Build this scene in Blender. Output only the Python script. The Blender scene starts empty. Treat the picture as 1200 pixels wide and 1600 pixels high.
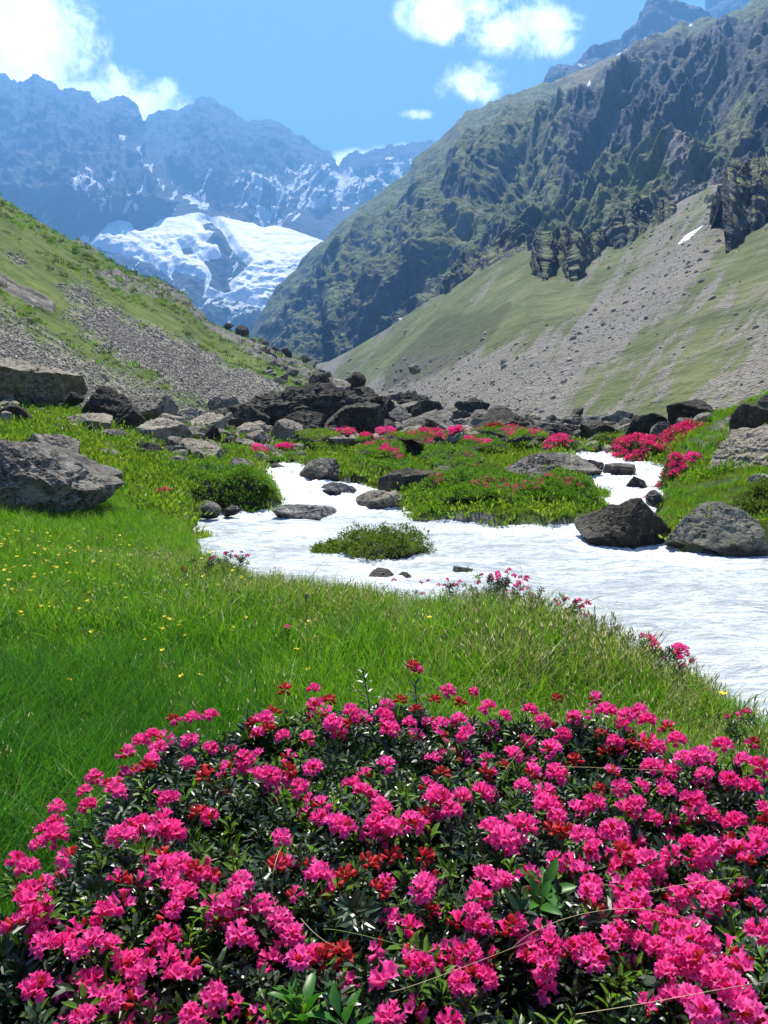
import bpy, math, random
import numpy as np
rad = math.radians
SC = bpy.context.scene

# ------------------------------------------------------------------ camera, sky, sun, exposure
PITCH = rad(9.09); FPX = 1250.0; CAMZ = 1.6
cd = bpy.data.cameras.new('camera'); cam = bpy.data.objects.new('camera', cd)
SC.collection.objects.link(cam); SC.camera = cam
cam.location = (0, 0, CAMZ); cam.rotation_euler = (math.pi/2 - PITCH, 0, 0)
cd.sensor_fit = 'VERTICAL'; cd.sensor_height = 36.0; cd.lens = 36.0*FPX/1600.0
cd.clip_start = 0.05; cd.clip_end = 40000

SUN_EL, SUN_AZ = rad(61), rad(-6)          # azimuth measured from +Y (the view direction) towards +X
SUNV = (math.sin(SUN_AZ)*math.cos(SUN_EL), math.cos(SUN_AZ)*math.cos(SUN_EL), math.sin(SUN_EL))
sl = bpy.data.lights.new('sun', 'SUN'); sl.energy = 5.0; sl.angle = rad(0.53); sl.color = (1.0, 0.945, 0.85)
so = bpy.data.objects.new('sun', sl); SC.collection.objects.link(so)
so.rotation_euler = (math.pi/2 - SUN_EL, 0, math.pi - SUN_AZ)

W = bpy.data.worlds.new('World'); SC.world = W; W.use_nodes = True
SC.view_settings.view_transform = 'Standard'; SC.view_settings.look = 'None'
SC.view_settings.exposure = 1.4; SC.view_settings.gamma = 1.0
SC.cycles.use_denoising = True
SC.cycles.max_bounces = 6; SC.cycles.diffuse_bounces = 3; SC.cycles.glossy_bounces = 2
SC.cycles.transmission_bounces = 4; SC.cycles.volume_bounces = 0; SC.cycles.transparent_max_bounces = 6
SC.cycles.caustics_reflective = False; SC.cycles.caustics_refractive = False

class NT:
    """small helper for node trees"""
    def __init__(s, t): s.t = t; s.n = t.nodes; s.l = t.links
    def node(s, typ, **kw):
        nd = s.n.new(typ)
        for k, v in kw.items(): setattr(nd, k, v)
        return nd
    def put(s, sock, v):
        if v is None: return
        if isinstance(v, bpy.types.NodeSocket): s.l.new(v, sock)
        elif isinstance(v, (tuple, list)) and len(v) == 3 and sock.type == 'RGBA': sock.default_value = (*v, 1)
        else: sock.default_value = v
    def math(s, op, a, b=None, c=None, clamp=False):
        nd = s.node('ShaderNodeMath', operation=op, use_clamp=clamp)
        for i, v in enumerate((a, b, c)): s.put(nd.inputs[i], v)
        return nd.outputs[0]
    def vmath(s, op, a, b=None, scale=None):
        nd = s.node('ShaderNodeVectorMath', operation=op)
        s.put(nd.inputs[0], a); s.put(nd.inputs[1], b)
        if scale is not None: s.put(nd.inputs['Scale'], scale)
        return nd.outputs['Value'] if op in ('LENGTH', 'DOT_PRODUCT') else nd.outputs[0]
    def noise(s, vec, scale, detail=4, rough=0.5, dist=0.0, typ=None):
        nd = s.node('ShaderNodeTexNoise'); nd.inputs['Scale'].default_value = scale
        nd.inputs['Detail'].default_value = detail; nd.inputs['Roughness'].default_value = rough
        nd.inputs['Distortion'].default_value = dist
        if vec is not None: s.l.new(vec, nd.inputs['Vector'])
        return nd.outputs['Fac']
    def voro(s, vec, scale, feature='F1', out='Distance'):
        nd = s.node('ShaderNodeTexVoronoi', feature=feature); nd.inputs['Scale'].default_value = scale
        if vec is not None: s.l.new(vec, nd.inputs['Vector'])
        return nd.outputs[out]
    def ramp(s, fac, stops, interp='LINEAR'):
        nd = s.node('ShaderNodeValToRGB'); cr = nd.color_ramp; cr.interpolation = interp
        while len(cr.elements) < len(stops): cr.elements.new(0.5)
        for e, (p, c) in zip(cr.elements, stops):
            e.position = p; e.color = (*c, 1) if isinstance(c, (tuple, list)) else (c, c, c, 1)
        s.put(nd.inputs[0], fac); return nd.outputs[0]
    def mix(s, fac, a, b, typ='MIX'):
        nd = s.node('ShaderNodeMix', data_type='RGBA', blend_type=typ)
        s.put(nd.inputs[0], fac); s.put(nd.inputs[6], a); s.put(nd.inputs[7], b)
        return nd.outputs[2]
    def attr(s, name, out='Fac'):
        nd = s.node('ShaderNodeAttribute', attribute_name=name); return nd.outputs[out]
    def maprange(s, v, a, b, c=0.0, d=1.0, smooth=True):
        nd = s.node('ShaderNodeMapRange', interpolation_type='SMOOTHSTEP' if smooth else 'LINEAR')
        for i, x in enumerate((v, a, b, c, d)): s.put(nd.inputs[i], x)
        return nd.outputs[0]
    def bump(s, h, strength, dist, normal=None):
        nd = s.node('ShaderNodeBump'); nd.inputs['Strength'].default_value = strength
        nd.inputs['Distance'].default_value = dist; s.l.new(h, nd.inputs['Height'])
        if normal is not None: s.l.new(normal, nd.inputs['Normal'])
        return nd.outputs[0]

def build_world():
    N = NT(W.node_tree); N.n.clear()
    sky = N.node('ShaderNodeTexSky', sky_type='NISHITA'); sky.sun_disc = False
    sky.sun_elevation = SUN_EL; sky.sun_rotation = SUN_AZ
    sky.altitude = 1900; sky.air_density = 1.35; sky.dust_density = 0.25; sky.ozone_density = 3.0
    tc = N.node('ShaderNodeTexCoord').outputs['Generated']
    sp = N.node('ShaderNodeSeparateXYZ'); N.l.new(tc, sp.inputs[0])
    X, Y, Z = sp.outputs
    # cumulus banks: each is a set of ellipsoids on the celestial sphere (unit directions)
    blobs = [  # px, py, rx, ry (in photo units of angle)
        (10, 20, 90, 75), (60, 60, 75, 70), (20, 130, 100, 60), (105, 155, 70, 35), (175, 152, 75, 34), (235, 165, 60, 30), (262, 140, 22, 14),
        (-120, 60, 160, 110), (-330, 120, 200, 60),
        (700, 18, 62, 34), (750, 8, 60, 26), (808, 40, 78, 34), (850, 66, 36, 22), (735, 128, 50, 24), (765, 140, 30, 18),
        (645, 178, 24, 9), (580, 250, 50, 16), (545, 250, 26, 14), (640, 235, 60, 12),
        (520, -260, 170, 50), (1000, -330, 140, 46), (1700, 60, 180, 40), (-700, -100, 200, 70), (2300, -300, 260, 80)]
    wv = N.noise(tc, 7, 5, 0.55, 0.4); wv2 = N.noise(tc, 26.0, 8, 0.70, 0.3)
    val = None
    cp, sp_ = math.cos(PITCH), math.sin(PITCH)
    for (px, py, rx, ry) in blobs:
        cx, cy = (px-600)/FPX, (800-py)/FPX
        d = np.array([cx, cp+cy*sp_, -sp_+cy*cp]); d /= np.linalg.norm(d)
        r = np.cross(d, (0, 0, 1)); r /= np.linalg.norm(r); u = np.cross(r, d)
        a = N.math('DIVIDE', N.vmath('DOT_PRODUCT', tc, tuple(r)), rx/FPX)
        b = N.math('DIVIDE', N.vmath('DOT_PRODUCT', tc, tuple(u)), ry/FPX)
        c = N.math('GREATER_THAN', N.vmath('DOT_PRODUCT', tc, tuple(d)), 0.0)
        q = N.math('SQRT', N.math('ADD', N.math('MULTIPLY', a, a), N.math('MULTIPLY', b, b)))
        v = N.math('MULTIPLY', N.math('SUBTRACT', 1.36, q, clamp=True), c)
        val = v if val is None else N.math('SMOOTH_MAX', val, v, 0.15)
    n = N.math('ADD', N.math('MULTIPLY', N.math('SUBTRACT', wv, 0.5), 2.0), N.math('MULTIPLY', N.math('SUBTRACT', wv2, 0.5), 2.6))
    dens = N.math('ADD', val, N.math('MULTIPLY', n, N.maprange(val, 0.0, 0.35)))
    alpha = N.maprange(dens, 0.12, 1.05)
    shade = N.maprange(N.noise(tc, 14.0, 5, 0.6), 0.3, 0.7)
    ccol = N.mix(shade, (0.50, 0.60, 0.78), (1.0, 1.0, 1.0))
    STR = 0.062
    skyc = N.node('ShaderNodeHueSaturation'); N.l.new(sky.outputs[0], skyc.inputs['Color']); skyc.inputs['Saturation'].default_value = 1.12
    skym = N.mix(1.0, skyc.outputs[0], (0.98, 0.80, 0.98), 'MULTIPLY')
    cl = N.vmath('SCALE', ccol, scale=1.75/STR)
    col = N.mix(alpha, skym, cl)
    bg = N.node('ShaderNodeBackground'); bg.inputs['Strength'].default_value = STR
    N.l.new(col, bg.inputs['Color'])
    out = N.node('ShaderNodeOutputWorld'); N.l.new(bg.outputs[0], out.inputs['Surface'])
build_world()

# ------------------------------------------------------------------ numpy tools
def ray(px, py):
    cx = (np.asarray(px, float)-600)/FPX; cy = (800-np.asarray(py, float))/FPX
    return cx, math.cos(PITCH)+cy*math.sin(PITCH), -math.sin(PITCH)+cy*math.cos(PITCH)
def P(px, py, Y):
    x, y, z = ray(px, py); s = np.asarray(Y, float)/y
    return np.stack(np.broadcast_arrays(x*s, y*s, CAMZ+z*s), -1)
def PZ(px, py, z0):
    x, y, z = ray(px, py); s = (z0-CAMZ)/z
    return np.stack(np.broadcast_arrays(x*s, y*s, z0+0*x), -1)
_T = np.random.RandomState(7).rand(64, 64, 64).astype(np.float32)
def vnoise(p):
    i = np.floor(p).astype(np.int64); f = (p-i).astype(np.float32); f = f*f*f*(f*(f*6-15)+10)
    i0 = i & 63; i1 = (i+1) & 63
    x0, y0, z0 = i0[..., 0], i0[..., 1], i0[..., 2]; x1, y1, z1 = i1[..., 0], i1[..., 1], i1[..., 2]
    fx, fy, fz = f[..., 0], f[..., 1], f[..., 2]
    def L(a, b, t): return a+(b-a)*t
    return L(L(L(_T[x0, y0, z0], _T[x1, y0, z0], fx), L(_T[x0, y1, z0], _T[x1, y1, z0], fx), fy),
             L(L(_T[x0, y0, z1], _T[x1, y0, z1], fx), L(_T[x0, y1, z1], _T[x1, y1, z1], fx), fy), fz)*2-1
_R = np.array([[0.36, 0.48, -0.8], [-0.8, 0.6, 0.0], [0.48, 0.64, 0.6]])
def fbm(p, oct=5, gain=0.5, lac=2.03, ridged=False):
    p = np.asarray(p, float).copy(); a = 1.0; s = 0; tot = 0
    for k in range(oct):
        n = vnoise(p)
        if ridged: n = 1-2*np.abs(n)
        s = s+a*n; tot += a; a *= gain; p = p @ _R.T*lac+17.3
    return s/tot
def sstep(a, b, x):
    t = np.clip((x-a)/(b-a), 0, 1); return t*t*(3-2*t)
def polydist(x, y, poly):
    """signed distance, positive inside"""
    poly = np.asarray(poly, float); x = np.asarray(x, float); y = np.asarray(y, float)
    d = np.full(x.shape, 1e18); ins = np.zeros(x.shape, bool); n = len(poly)
    for i in range(n):
        a = poly[i]; b = poly[(i+1) % n]; ab = b-a; L2 = (ab**2).sum()+1e-12
        t = np.clip(((x-a[0])*ab[0]+(y-a[1])*ab[1])/L2, 0, 1)
        d = np.minimum(d, (x-a[0]-t*ab[0])**2+(y-a[1]-t*ab[1])**2)
        c = (a[1] > y) != (b[1] > y)
        with np.errstate(divide='ignore', invalid='ignore'):
            xi = (b[0]-a[0])*(y-a[1])/(b[1]-a[1]+1e-15)+a[0]
        ins ^= c & (x < xi)
    d = np.sqrt(d); return np.where(ins, d, -d)

def link(o, parent=None):
    SC.collection.objects.link(o)
    if parent is not None: o.parent = parent
    return o
def newmesh(name, V, F, mats=(), smooth=True, attrs=None, mi=None):
    """V (N,3); F an int array (M,k) or a list of such arrays"""
    V = np.asarray(V, np.float32); Fs = F if isinstance(F, list) else [F]
    Fs = [np.asarray(f, np.int32) for f in Fs if len(f)]
    me = bpy.data.meshes.new(name); me.vertices.add(len(V)); me.vertices.foreach_set('co', V.ravel())
    tot = np.concatenate([np.full(len(f), f.shape[1], np.int32) for f in Fs]); st = np.concatenate([[0], np.cumsum(tot)[:-1]]).astype(np.int32)
    lv = np.concatenate([f.ravel() for f in Fs])
    me.loops.add(len(lv)); me.loops.foreach_set('vertex_index', lv)
    me.polygons.add(len(tot)); me.polygons.foreach_set('loop_start', st); me.polygons.foreach_set('loop_total', tot)
    me.polygons.foreach_set('use_smooth', np.full(len(tot), smooth, bool))
    if mi is not None: me.polygons.foreach_set('material_index', np.asarray(mi, np.int32))
    for k, v in (attrs or {}).items():
        at = me.attributes.new(k, 'FLOAT', 'POINT'); at.data.foreach_set('value', np.asarray(v, np.float32).ravel())
    me.update(calc_edges=True)
    for m in mats: me.materials.append(m)
    return me
def mkobj(name, me, parent=None, **props):
    o = link(bpy.data.objects.new(name, me), parent)
    for k, v in props.items():
        if v is not None: o[k] = v
    return o
def gridfaces(nr, nc):
    i = np.arange(nr*nc).reshape(nr, nc)
    return np.stack([i[:-1, :-1], i[:-1, 1:], i[1:, 1:], i[1:, :-1]], -1).reshape(-1, 4)
def gridnormals(G):
    du = np.gradient(G, axis=1); dv = np.gradient(G, axis=0); n = np.cross(du, dv)
    return n/(np.linalg.norm(n, axis=-1, keepdims=True)+1e-12)

# ------------------------------------------------------------------ materials
def mat(name):
    m = bpy.data.materials.new(name); m.use_nodes = True; N = NT(m.node_tree); N.n.clear()
    N.bsdf = N.node('ShaderNodeBsdfPrincipled'); N.out = N.node('ShaderNodeOutputMaterial')
    N.l.new(N.bsdf.outputs[0], N.out.inputs['Surface']); N.m = m
    N.pos = N.node('ShaderNodeNewGeometry').outputs['Position']
    N.tc = N.node('ShaderNodeTexCoord').outputs['Object']
    return N
def setp(N, col=None, rough=0.8, normal=None, spec=0.3):
    N.put(N.bsdf.inputs['Base Color'], col); N.put(N.bsdf.inputs['Roughness'], rough)
    N.bsdf.inputs['Specular IOR Level'].default_value = spec
    if normal is not None: N.l.new(normal, N.bsdf.inputs['Normal'])

def m_range():
    N = mat('far_range_rock'); p = N.pos
    n1 = N.noise(p, 0.004, 8, 0.65); n2 = N.noise(p, 0.03, 6, 0.6)
    c = N.ramp(n1, [(0.3, (0.035, 0.04, 0.055)), (0.5, (0.075, 0.085, 0.10)), (0.7, (0.15, 0.155, 0.16))])
    c = N.mix(N.maprange(n2, 0.35, 0.65), c, N.mix(0.5, c, (0.05, 0.05, 0.055)))
    sn = N.attr('snow'); n3 = N.noise(p, 0.02, 5, 0.7)
    s = N.maprange(N.math('ADD', sn, N.math('MULTIPLY', N.math('SUBTRACT', n3, 0.5), 0.5)), 0.45, 0.55)
    c = N.mix(s, c, (0.92, 0.93, 0.95))
    setp(N, c, 0.9, N.bump(N.math('ADD', n1, n2), 1.0, 60.0), 0.2); return N.m
def m_glacier():
    N = mat('glacier_ice'); p = N.pos
    n = N.noise(p, 0.012, 7, 0.62, 1.2); w = N.node('ShaderNodeTexWave', wave_type='BANDS', bands_direction='Z')
    w.inputs['Scale'].default_value = 0.006; w.inputs['Distortion'].default_value = 14; w.inputs['Detail'].default_value = 5; w.inputs['Detail Scale'].default_value = 1.5
    N.l.new(p, w.inputs['Vector'])
    c = N.mix(N.maprange(n, 0.42, 0.66), (0.96, 0.96, 0.96), (0.82, 0.84, 0.86))
    c = N.mix(N.math('MULTIPLY', N.maprange(w.outputs['Fac'], 0.6, 1.0), N.math('MULTIPLY', N.attr('broken'), 0.75)), c, (0.60, 0.63, 0.66))
    setp(N, c, 0.7, N.bump(n, 0.6, 10.0), 0.3); return N.m
def m_cliff():
    N = mat('cliff_rock_and_alpine_turf'); p = N.pos
    g = N.node('ShaderNodeNewGeometry'); sp = N.node('ShaderNodeSeparateXYZ'); N.l.new(g.outputs['Normal'], sp.inputs[0])
    n1 = N.noise(p, 0.012, 8, 0.62); n2 = N.noise(p, 0.08, 6, 0.65); n3 = N.noise(p, 0.45, 4, 0.6)
    vv = N.vmath('MULTIPLY', p, (1.0, 1.0, 0.22)); st = N.noise(vv, 0.07, 6, 0.6, 0.6)
    rock = N.ramp(n1, [(0.3, (0.034, 0.041, 0.054)), (0.52, (0.085, 0.095, 0.108)), (0.72, (0.19, 0.19, 0.185))])  # bluish tint in the rock colours stands in for haze on the cliff
    rock = N.mix(N.maprange(st, 0.5, 0.72), rock, (0.032, 0.033, 0.036))
    rock = N.mix(N.math('MULTIPLY', N.maprange(N.noise(p, 0.02, 3, 0.5), 0.62, 0.76), 0.25), rock, (0.16, 0.115, 0.085))
    grass = N.ramp(n2, [(0.3, (0.065, 0.085, 0.036)), (0.5, (0.125, 0.152, 0.062)), (0.7, (0.22, 0.23, 0.115))])
    grass = N.mix(N.attr('tan'), grass, (0.23, 0.19, 0.11))
    k = N.math('ADD', sp.outputs[2], N.math('MULTIPLY', N.math('SUBTRACT', n2, 0.5), 0.5))
    k = N.math('ADD', k, N.math('MULTIPLY', N.math('SUBTRACT', n1, 0.5), 0.9))
    k = N.math('ADD', k, N.math('MULTIPLY', N.math('SUBTRACT', n3, 0.5), 0.12))
    k = N.math('ADD', k, N.attr('bias'))
    f = N.maprange(k, 0.50, 0.66)
    c = N.mix(f, rock, grass)
    sc = N.maprange(N.math('ADD', N.attr('scree'), N.math('MULTIPLY', N.math('SUBTRACT', n2, 0.5), 1.0)), 0.4, 0.6)
    c = N.mix(sc, c, N.ramp(n3, [(0.3, (0.15, 0.145, 0.135)), (0.7, (0.26, 0.25, 0.23))]))
    s = N.maprange(N.math('ADD', N.attr('snow'), N.math('MULTIPLY', N.math('SUBTRACT', n2, 0.5), 0.6)), 0.45, 0.55)
    c = N.mix(s, c, (0.9, 0.9, 0.92))
    h = N.math('ADD', N.math('ADD', N.math('MULTIPLY', n1, 3.0), N.math('MULTIPLY', n2, 1.1)), N.math('MULTIPLY', n3, 0.3))
    setp(N, c, 0.9, N.bump(h, 1.0, 9.0), 0.2); return N.m
def m_slope(name, dark, mid, light, s1, s2, far):
    """a hillside of turf broken by grey scree; streaks follow the fall line"""
    N = mat(name); p = N.pos
    cb = N.node('ShaderNodeCombineXYZ'); N.put(cb.inputs[0], N.math('MULTIPLY', N.attr('fall'), 6.0)); N.put(cb.inputs[1], N.math('MULTIPLY', N.attr('along'), 0.9 if far else 1.6))
    n1 = N.noise(cb.outputs[0], s1, 7, 0.62, 0.3); n2 = N.noise(p, s2, 7, 0.66); n3 = N.noise(p, s2*6, 4, 0.62)
    grass = N.ramp(N.math('ADD', N.math('MULTIPLY', n2, 0.75), N.math('MULTIPLY', n3, 0.25)), [(0.36, dark), (0.5, mid), (0.64, light)])
    vo = N.voro(p, 2.2 if far else 6.0, 'F1', 'Color'); vd = N.voro(p, 2.2 if far else 6.0)
    bw = N.node('ShaderNodeRGBToBW'); N.l.new(vo, bw.inputs[0])
    scr = N.ramp(bw.outputs[0], [(0.0, (0.12, 0.112, 0.095)), (0.5, (0.185, 0.173, 0.148)), (1.0, (0.28, 0.262, 0.228))])
    if not far: scr = N.mix(1.0, scr, (1.45, 1.43, 1.40), 'MULTIPLY')
    scr = N.mix(N.maprange(n2, 0.35, 0.7), scr, N.mix(0.5, scr, (0.24, 0.205, 0.165)))
    k = N.math('ADD', N.attr('scree'), N.math('MULTIPLY', N.math('SUBTRACT', n1, 0.5), 2.6 if far else 1.0))
    k = N.math('ADD', k, N.math('MULTIPLY', N.math('SUBTRACT', n3, 0.5), 1.1))
    f = N.maprange(k, 0.22, 0.78)
    c = N.mix(N.math('MULTIPLY', f, 0.94), grass, scr)
    rk = N.maprange(N.math('ADD', N.attr('rock'), N.math('MULTIPLY', N.math('SUBTRACT', n3, 0.5), 0.9)), 0.4, 0.6)
    c = N.mix(rk, c, N.ramp(n3, [(0.3, (0.05, 0.047, 0.042)), (0.6, (0.19, 0.175, 0.15)), (0.75, (0.30, 0.28, 0.24))]))
    if far:
        br = N.math('MULTIPLY', N.maprange(N.math('ADD', N.attr('heath'), N.math('MULTIPLY', N.math('SUBTRACT', n2, 0.5), 1.4)), 0.4, 0.7), 0.7)
        c = N.mix(br, c, (0.055, 0.06, 0.03))
        s = N.maprange(N.math('ADD', N.attr('snow'), N.math('MULTIPLY', N.math('SUBTRACT', n3, 0.5), 0.5)), 0.45, 0.55)
        c = N.mix(s, c, (0.9, 0.9, 0.92))
    h = N.math('ADD', N.math('MULTIPLY', n2, 2.0), N.math('ADD', n3, N.math('MULTIPLY', N.math('MULTIPLY', vd, f), 0.25)))
    setp(N, c, 0.95, N.bump(h, 0.9, 1.6 if far else 0.5), 0.15); return N.m
def m_ground():
    N = mat('alpine_turf_and_soil'); p = N.pos
    n1 = N.noise(p, 1.1, 6, 0.6); n2 = N.noise(p, 9.0, 5, 0.65); n3 = N.noise(p, 45, 3, 0.6)
    c = N.ramp(n1, [(0.3, (0.030, 0.060, 0.010)), (0.5, (0.060, 0.105, 0.016)), (0.7, (0.10, 0.14, 0.028))])
    c = N.mix(N.maprange(n2, 0.4, 0.65), c, N.mix(0.5, c, (0.022, 0.028, 0.010)))
    st = N.ramp(n2, [(0.3, (0.09, 0.085, 0.075)), (0.7, (0.28, 0.265, 0.235))])
    k = N.math('ADD', N.attr('stony'), N.math('MULTIPLY', N.math('SUBTRACT', N.noise(p, 0.9, 5, 0.6), 0.5), 1.6))
    c = N.mix(N.maprange(k, 0.4, 0.62), c, st)
    setp(N, c, 0.95, N.bump(N.math('ADD', n2, n3), 0.8, 0.06), 0.15); return N.m
def m_water():
    N = mat('milky_glacial_water'); p = N.pos
    v = N.vmath('MULTIPLY', p, (0.55, 1.5, 1.0))
    n1 = N.noise(v, 2.2, 8, 0.68, 1.0); n2 = N.noise(v, 11.0, 6, 0.7, 0.6); n3 = N.noise(v, 40.0, 3, 0.6)
    foam = N.maprange(N.math('ADD', N.math('ADD', N.math('MULTIPLY', n1, 0.55), N.math('MULTIPLY', n2, 0.5)), N.math('MULTIPLY', N.attr('foam'), 0.20)), 0.43, 0.78)
    c = N.mix(foam, (0.37, 0.425, 0.415), (0.84, 0.85, 0.84))
    N.bsdf.inputs['IOR'].default_value = 1.33
    setp(N, c, N.maprange(foam, 0.0, 1.0, 0.16, 0.55), N.bump(N.math('ADD', n2, N.math('MULTIPLY', n3, 0.45)), 1.0, 0.05), 0.5)
    return N.m
# ------------------------------------------------------------------ mountains: ground profiles per bearing, with relief in world space
def interp_cols(cols, xs):
    c = np.array(sorted(cols), float)
    return [np.interp(xs, c[:, 0], c[:, k]) for k in range(1, c.shape[1])]
def sheet(xs, yb, Yb, yt, Yt, ny, back=10, back_len=0.35, bend=1.0):
    t = np.linspace(0, 1, ny)[:, None]
    py = yb+(yt-yb)*t; inv = 1/Yb+(1/Yt-1/Yb)*t**bend
    G = P(xs[None, :]+0*t, py, 1/inv)
    top = G[-1]; k = np.linspace(0, 1, back+1)[1:, None]
    L = Yt*back_len; B = np.stack([top[:, 0]+0*k, top[:, 1]+k*L, top[:, 2]-k*L*0.75-8*k], -1)
    G = np.concatenate([G, B], 0)
    PY = np.concatenate([py, np.repeat(py[-1:], back, 0)], 0); PX = np.broadcast_to(xs, PY.shape)
    return G, PX, PY

# far range with the glacier cirque
ridge = [(-400, 60), (-250, 150), (-120, 110), (-60, 135), (0, 122), (8, 119), (14, 131), (18, 124), (26, 133), (38, 126), (50, 119), (58, 121), (66, 129), (78, 131), (90, 142), (105, 138),
         (118, 141), (130, 146), (150, 160), (165, 157), (182, 153), (192, 152), (205, 163), (214, 180), (220, 188), (235, 182), (250, 175), (262, 176),
         (275, 174), (290, 166), (305, 159), (320, 155), (330, 158), (345, 168), (362, 177), (385, 190), (400, 191), (412, 190), (440, 196), (452, 203), (460, 212), (470, 214), (476, 221),
         (490, 228), (505, 236), (514, 240), (522, 250), (527, 262), (534, 256), (545, 244), (556, 240), (566, 243), (580, 236), (600, 235), (612, 231), (625, 230), (640, 226),
         (670, 222), (720, 235), (800, 250), (900, 230), (1050, 260)]
RX = np.array([r[0] for r in ridge], float); RY = np.array([r[1] for r in ridge], float)
xs = np.linspace(-400, 1050, 720)
yt = np.interp(xs, RX, RY)
jag_r = 7.0*np.abs(fbm(np.stack([xs*0.16, xs*0, xs*0], -1), 5, 0.7))-2.6
Yt = 5200+350*fbm(np.stack([xs*0.006, xs*0+3, xs*0], -1), 3)
yt = np.convolve(np.pad(yt, 4, 'edge'), np.ones(9)/9, 'valid')*0.35+yt*0.65
ysm = np.convolve(np.pad(yt, 14, 'edge'), np.ones(29)/29, 'valid')
G, PX, PY = sheet(xs, np.full_like(xs, 585), np.full_like(xs, 2600), ysm, Yt, 330, bend=1.25)
_t = np.concatenate([np.linspace(0, 1, 330), np.ones(10)])[:, None]**5
G[..., 2] -= (yt-ysm+jag_r)[None, :]/FPX*G[..., 1]*_t
nrm = gridnormals(G); nrm *= np.where(nrm[..., 1:2] > 0, -1, 1)
glac = [(140, 385), (172, 352), (188, 345), (205, 352), (215, 362), (225, 360), (240, 348), (247, 340), (246, 318), (252, 310), (262, 316), (282, 310), (310, 320), (335, 326), (355, 338), (372, 330), (382, 344),
        (398, 346), (410, 355), (428, 352), (448, 350), (455, 332), (478, 326), (492, 334), (508, 338), (540, 328), (575, 336), (550, 375), (520, 410), (470, 440), (430, 466), (412, 492), (400, 478), (375, 470), (362, 478),
        (345, 466), (330, 470), (318, 455), (300, 446), (270, 436), (235, 412), (205, 400), (175, 396)]
isl = [[(312, 352), (330, 346), (342, 356), (352, 372), (365, 392), (388, 415), (375, 428), (358, 440), (362, 458), (352, 462), (325, 450), (330, 425), (318, 410), (332, 402), (345, 398), (338, 385), (318, 382), (340, 368), (322, 366)],
       [(264, 432), (275, 425), (300, 432), (320, 440), (322, 462), (295, 450), (270, 442)], [(283, 390), (300, 388), (305, 400), (290, 402)]]
def glacier_mask(px, py):
    w = 5*fbm(np.stack([px*0.06, py*0.09, px*0], -1), 4)
    d = polydist(px, py, glac)+w
    for q in isl: d = np.minimum(d, -polydist(px, py, q)+w*0.6)
    return d
sub = (PX > 100) & (PX < 600) & (PY > 290) & (PY < 530)
gm = np.full(PX.shape, -50.0); gm[sub] = glacier_mask(PX[sub], PY[sub])
flat = sstep(-25, 12, gm)
sz = G/1000.0
aniso = np.stack([sz[..., 0]*5.0+sz[..., 1]*1.5, sz[..., 1]*3.0, sz[..., 2]*2.0-sz[..., 0]*1.0], -1)
d1 = fbm(aniso*0.55, 6, 0.55, ridged=True); d2 = fbm(aniso*2.1+5, 5, 0.55, ridged=True)
# the nearer buttress on the west side, whose edge runs down to the glacier
edge = np.interp(PY, [150, 188, 235, 275, 310, 345, 420], [300, 218, 240, 262, 276, 255, 160])
butt = sstep(-14, 30, edge-PX)*sstep(350, 300, PY)
amp = (1-flat)*(1-0.0*butt)
d1 = d1-d1.mean(); d2 = d2-d2.mean(); _rf = (0.42+0.58*sstep(0, 55, PY-yt[None, :])); d1 = d1*_rf; d2 = d2*_rf
G2 = G+nrm*((d1*120+d2*60)*(0.05+0.95*amp))[..., None]*np.array([1, 1, 0.75])
G2[..., 1] -= butt*330
G2[..., 0] -= butt*330*(PX-600)/FPX; G2[..., 2] -= butt*330*(G[..., 2]-CAMZ)/G[..., 1]
# snow lying in couloirs and on ledges
def streaks(px, py, seed, fx, fy, lo, hi):
    return sstep(lo, hi, fbm(np.stack([px*fx+py*fy*0.9, py*fy-px*fx*0.15, px*0+seed], -1), 4, 0.55))
zone = sstep(0, 30, polydist(PX, PY, [(185, 180), (260, 300), (420, 345), (530, 345), (660, 300), (660, 228), (600, 240), (540, 262), (500, 245), (430, 240), (330, 290), (280, 280)]))
zone2 = sstep(0, 14, polydist(PX, PY, [(95, 265), (140, 268), (185, 305), (175, 330), (150, 330), (100, 290)]))
zone3 = sstep(0, 14, polydist(PX, PY, [(150, 185), (170, 185), (240, 260), (285, 310), (250, 300), (185, 240)]))
zone4 = sstep(-8, 14, polydist(PX, PY, [(478, 320), (500, 290), (520, 262), (545, 268), (590, 285), (590, 300), (545, 300), (500, 330)]))
zone5 = sstep(-5, 10, polydist(PX, PY, [(290, 318), (300, 296), (330, 295), (325, 320)]))
zone6 = sstep(-5, 14, polydist(PX, PY, [(320, 455), (410, 455), (420, 490), (390, 515), (350, 505), (320, 480)]))
snow = (zone*0.9+zone2+zone3)*streaks(PX, PY, 3, 0.16, 0.13, 0.02, 0.16)+zone4*streaks(PX, PY, 8, 0.06, 0.07, -0.05, 0.2)+zone5*0.9+zone6*streaks(PX, PY, 5, 0.05, 0.12, -0.12, 0.2)
snow += 0.8*sstep(0.36, 0.5, fbm(np.stack([PX*0.08+PY*0.05, PY*0.05, PX*0], -1), 4))*sstep(230, 290, PY)
snow = np.clip(snow, 0, 1)
nr, nc = PX.shape
mkobj('mountain_range', newmesh('mountain_range', G2.reshape(-1, 3), gridfaces(nr, nc), [m_range()], attrs={'snow': snow}),
      label='far blue mountain range with jagged crest around the glacier', category='mountain', kind='structure')
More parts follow.
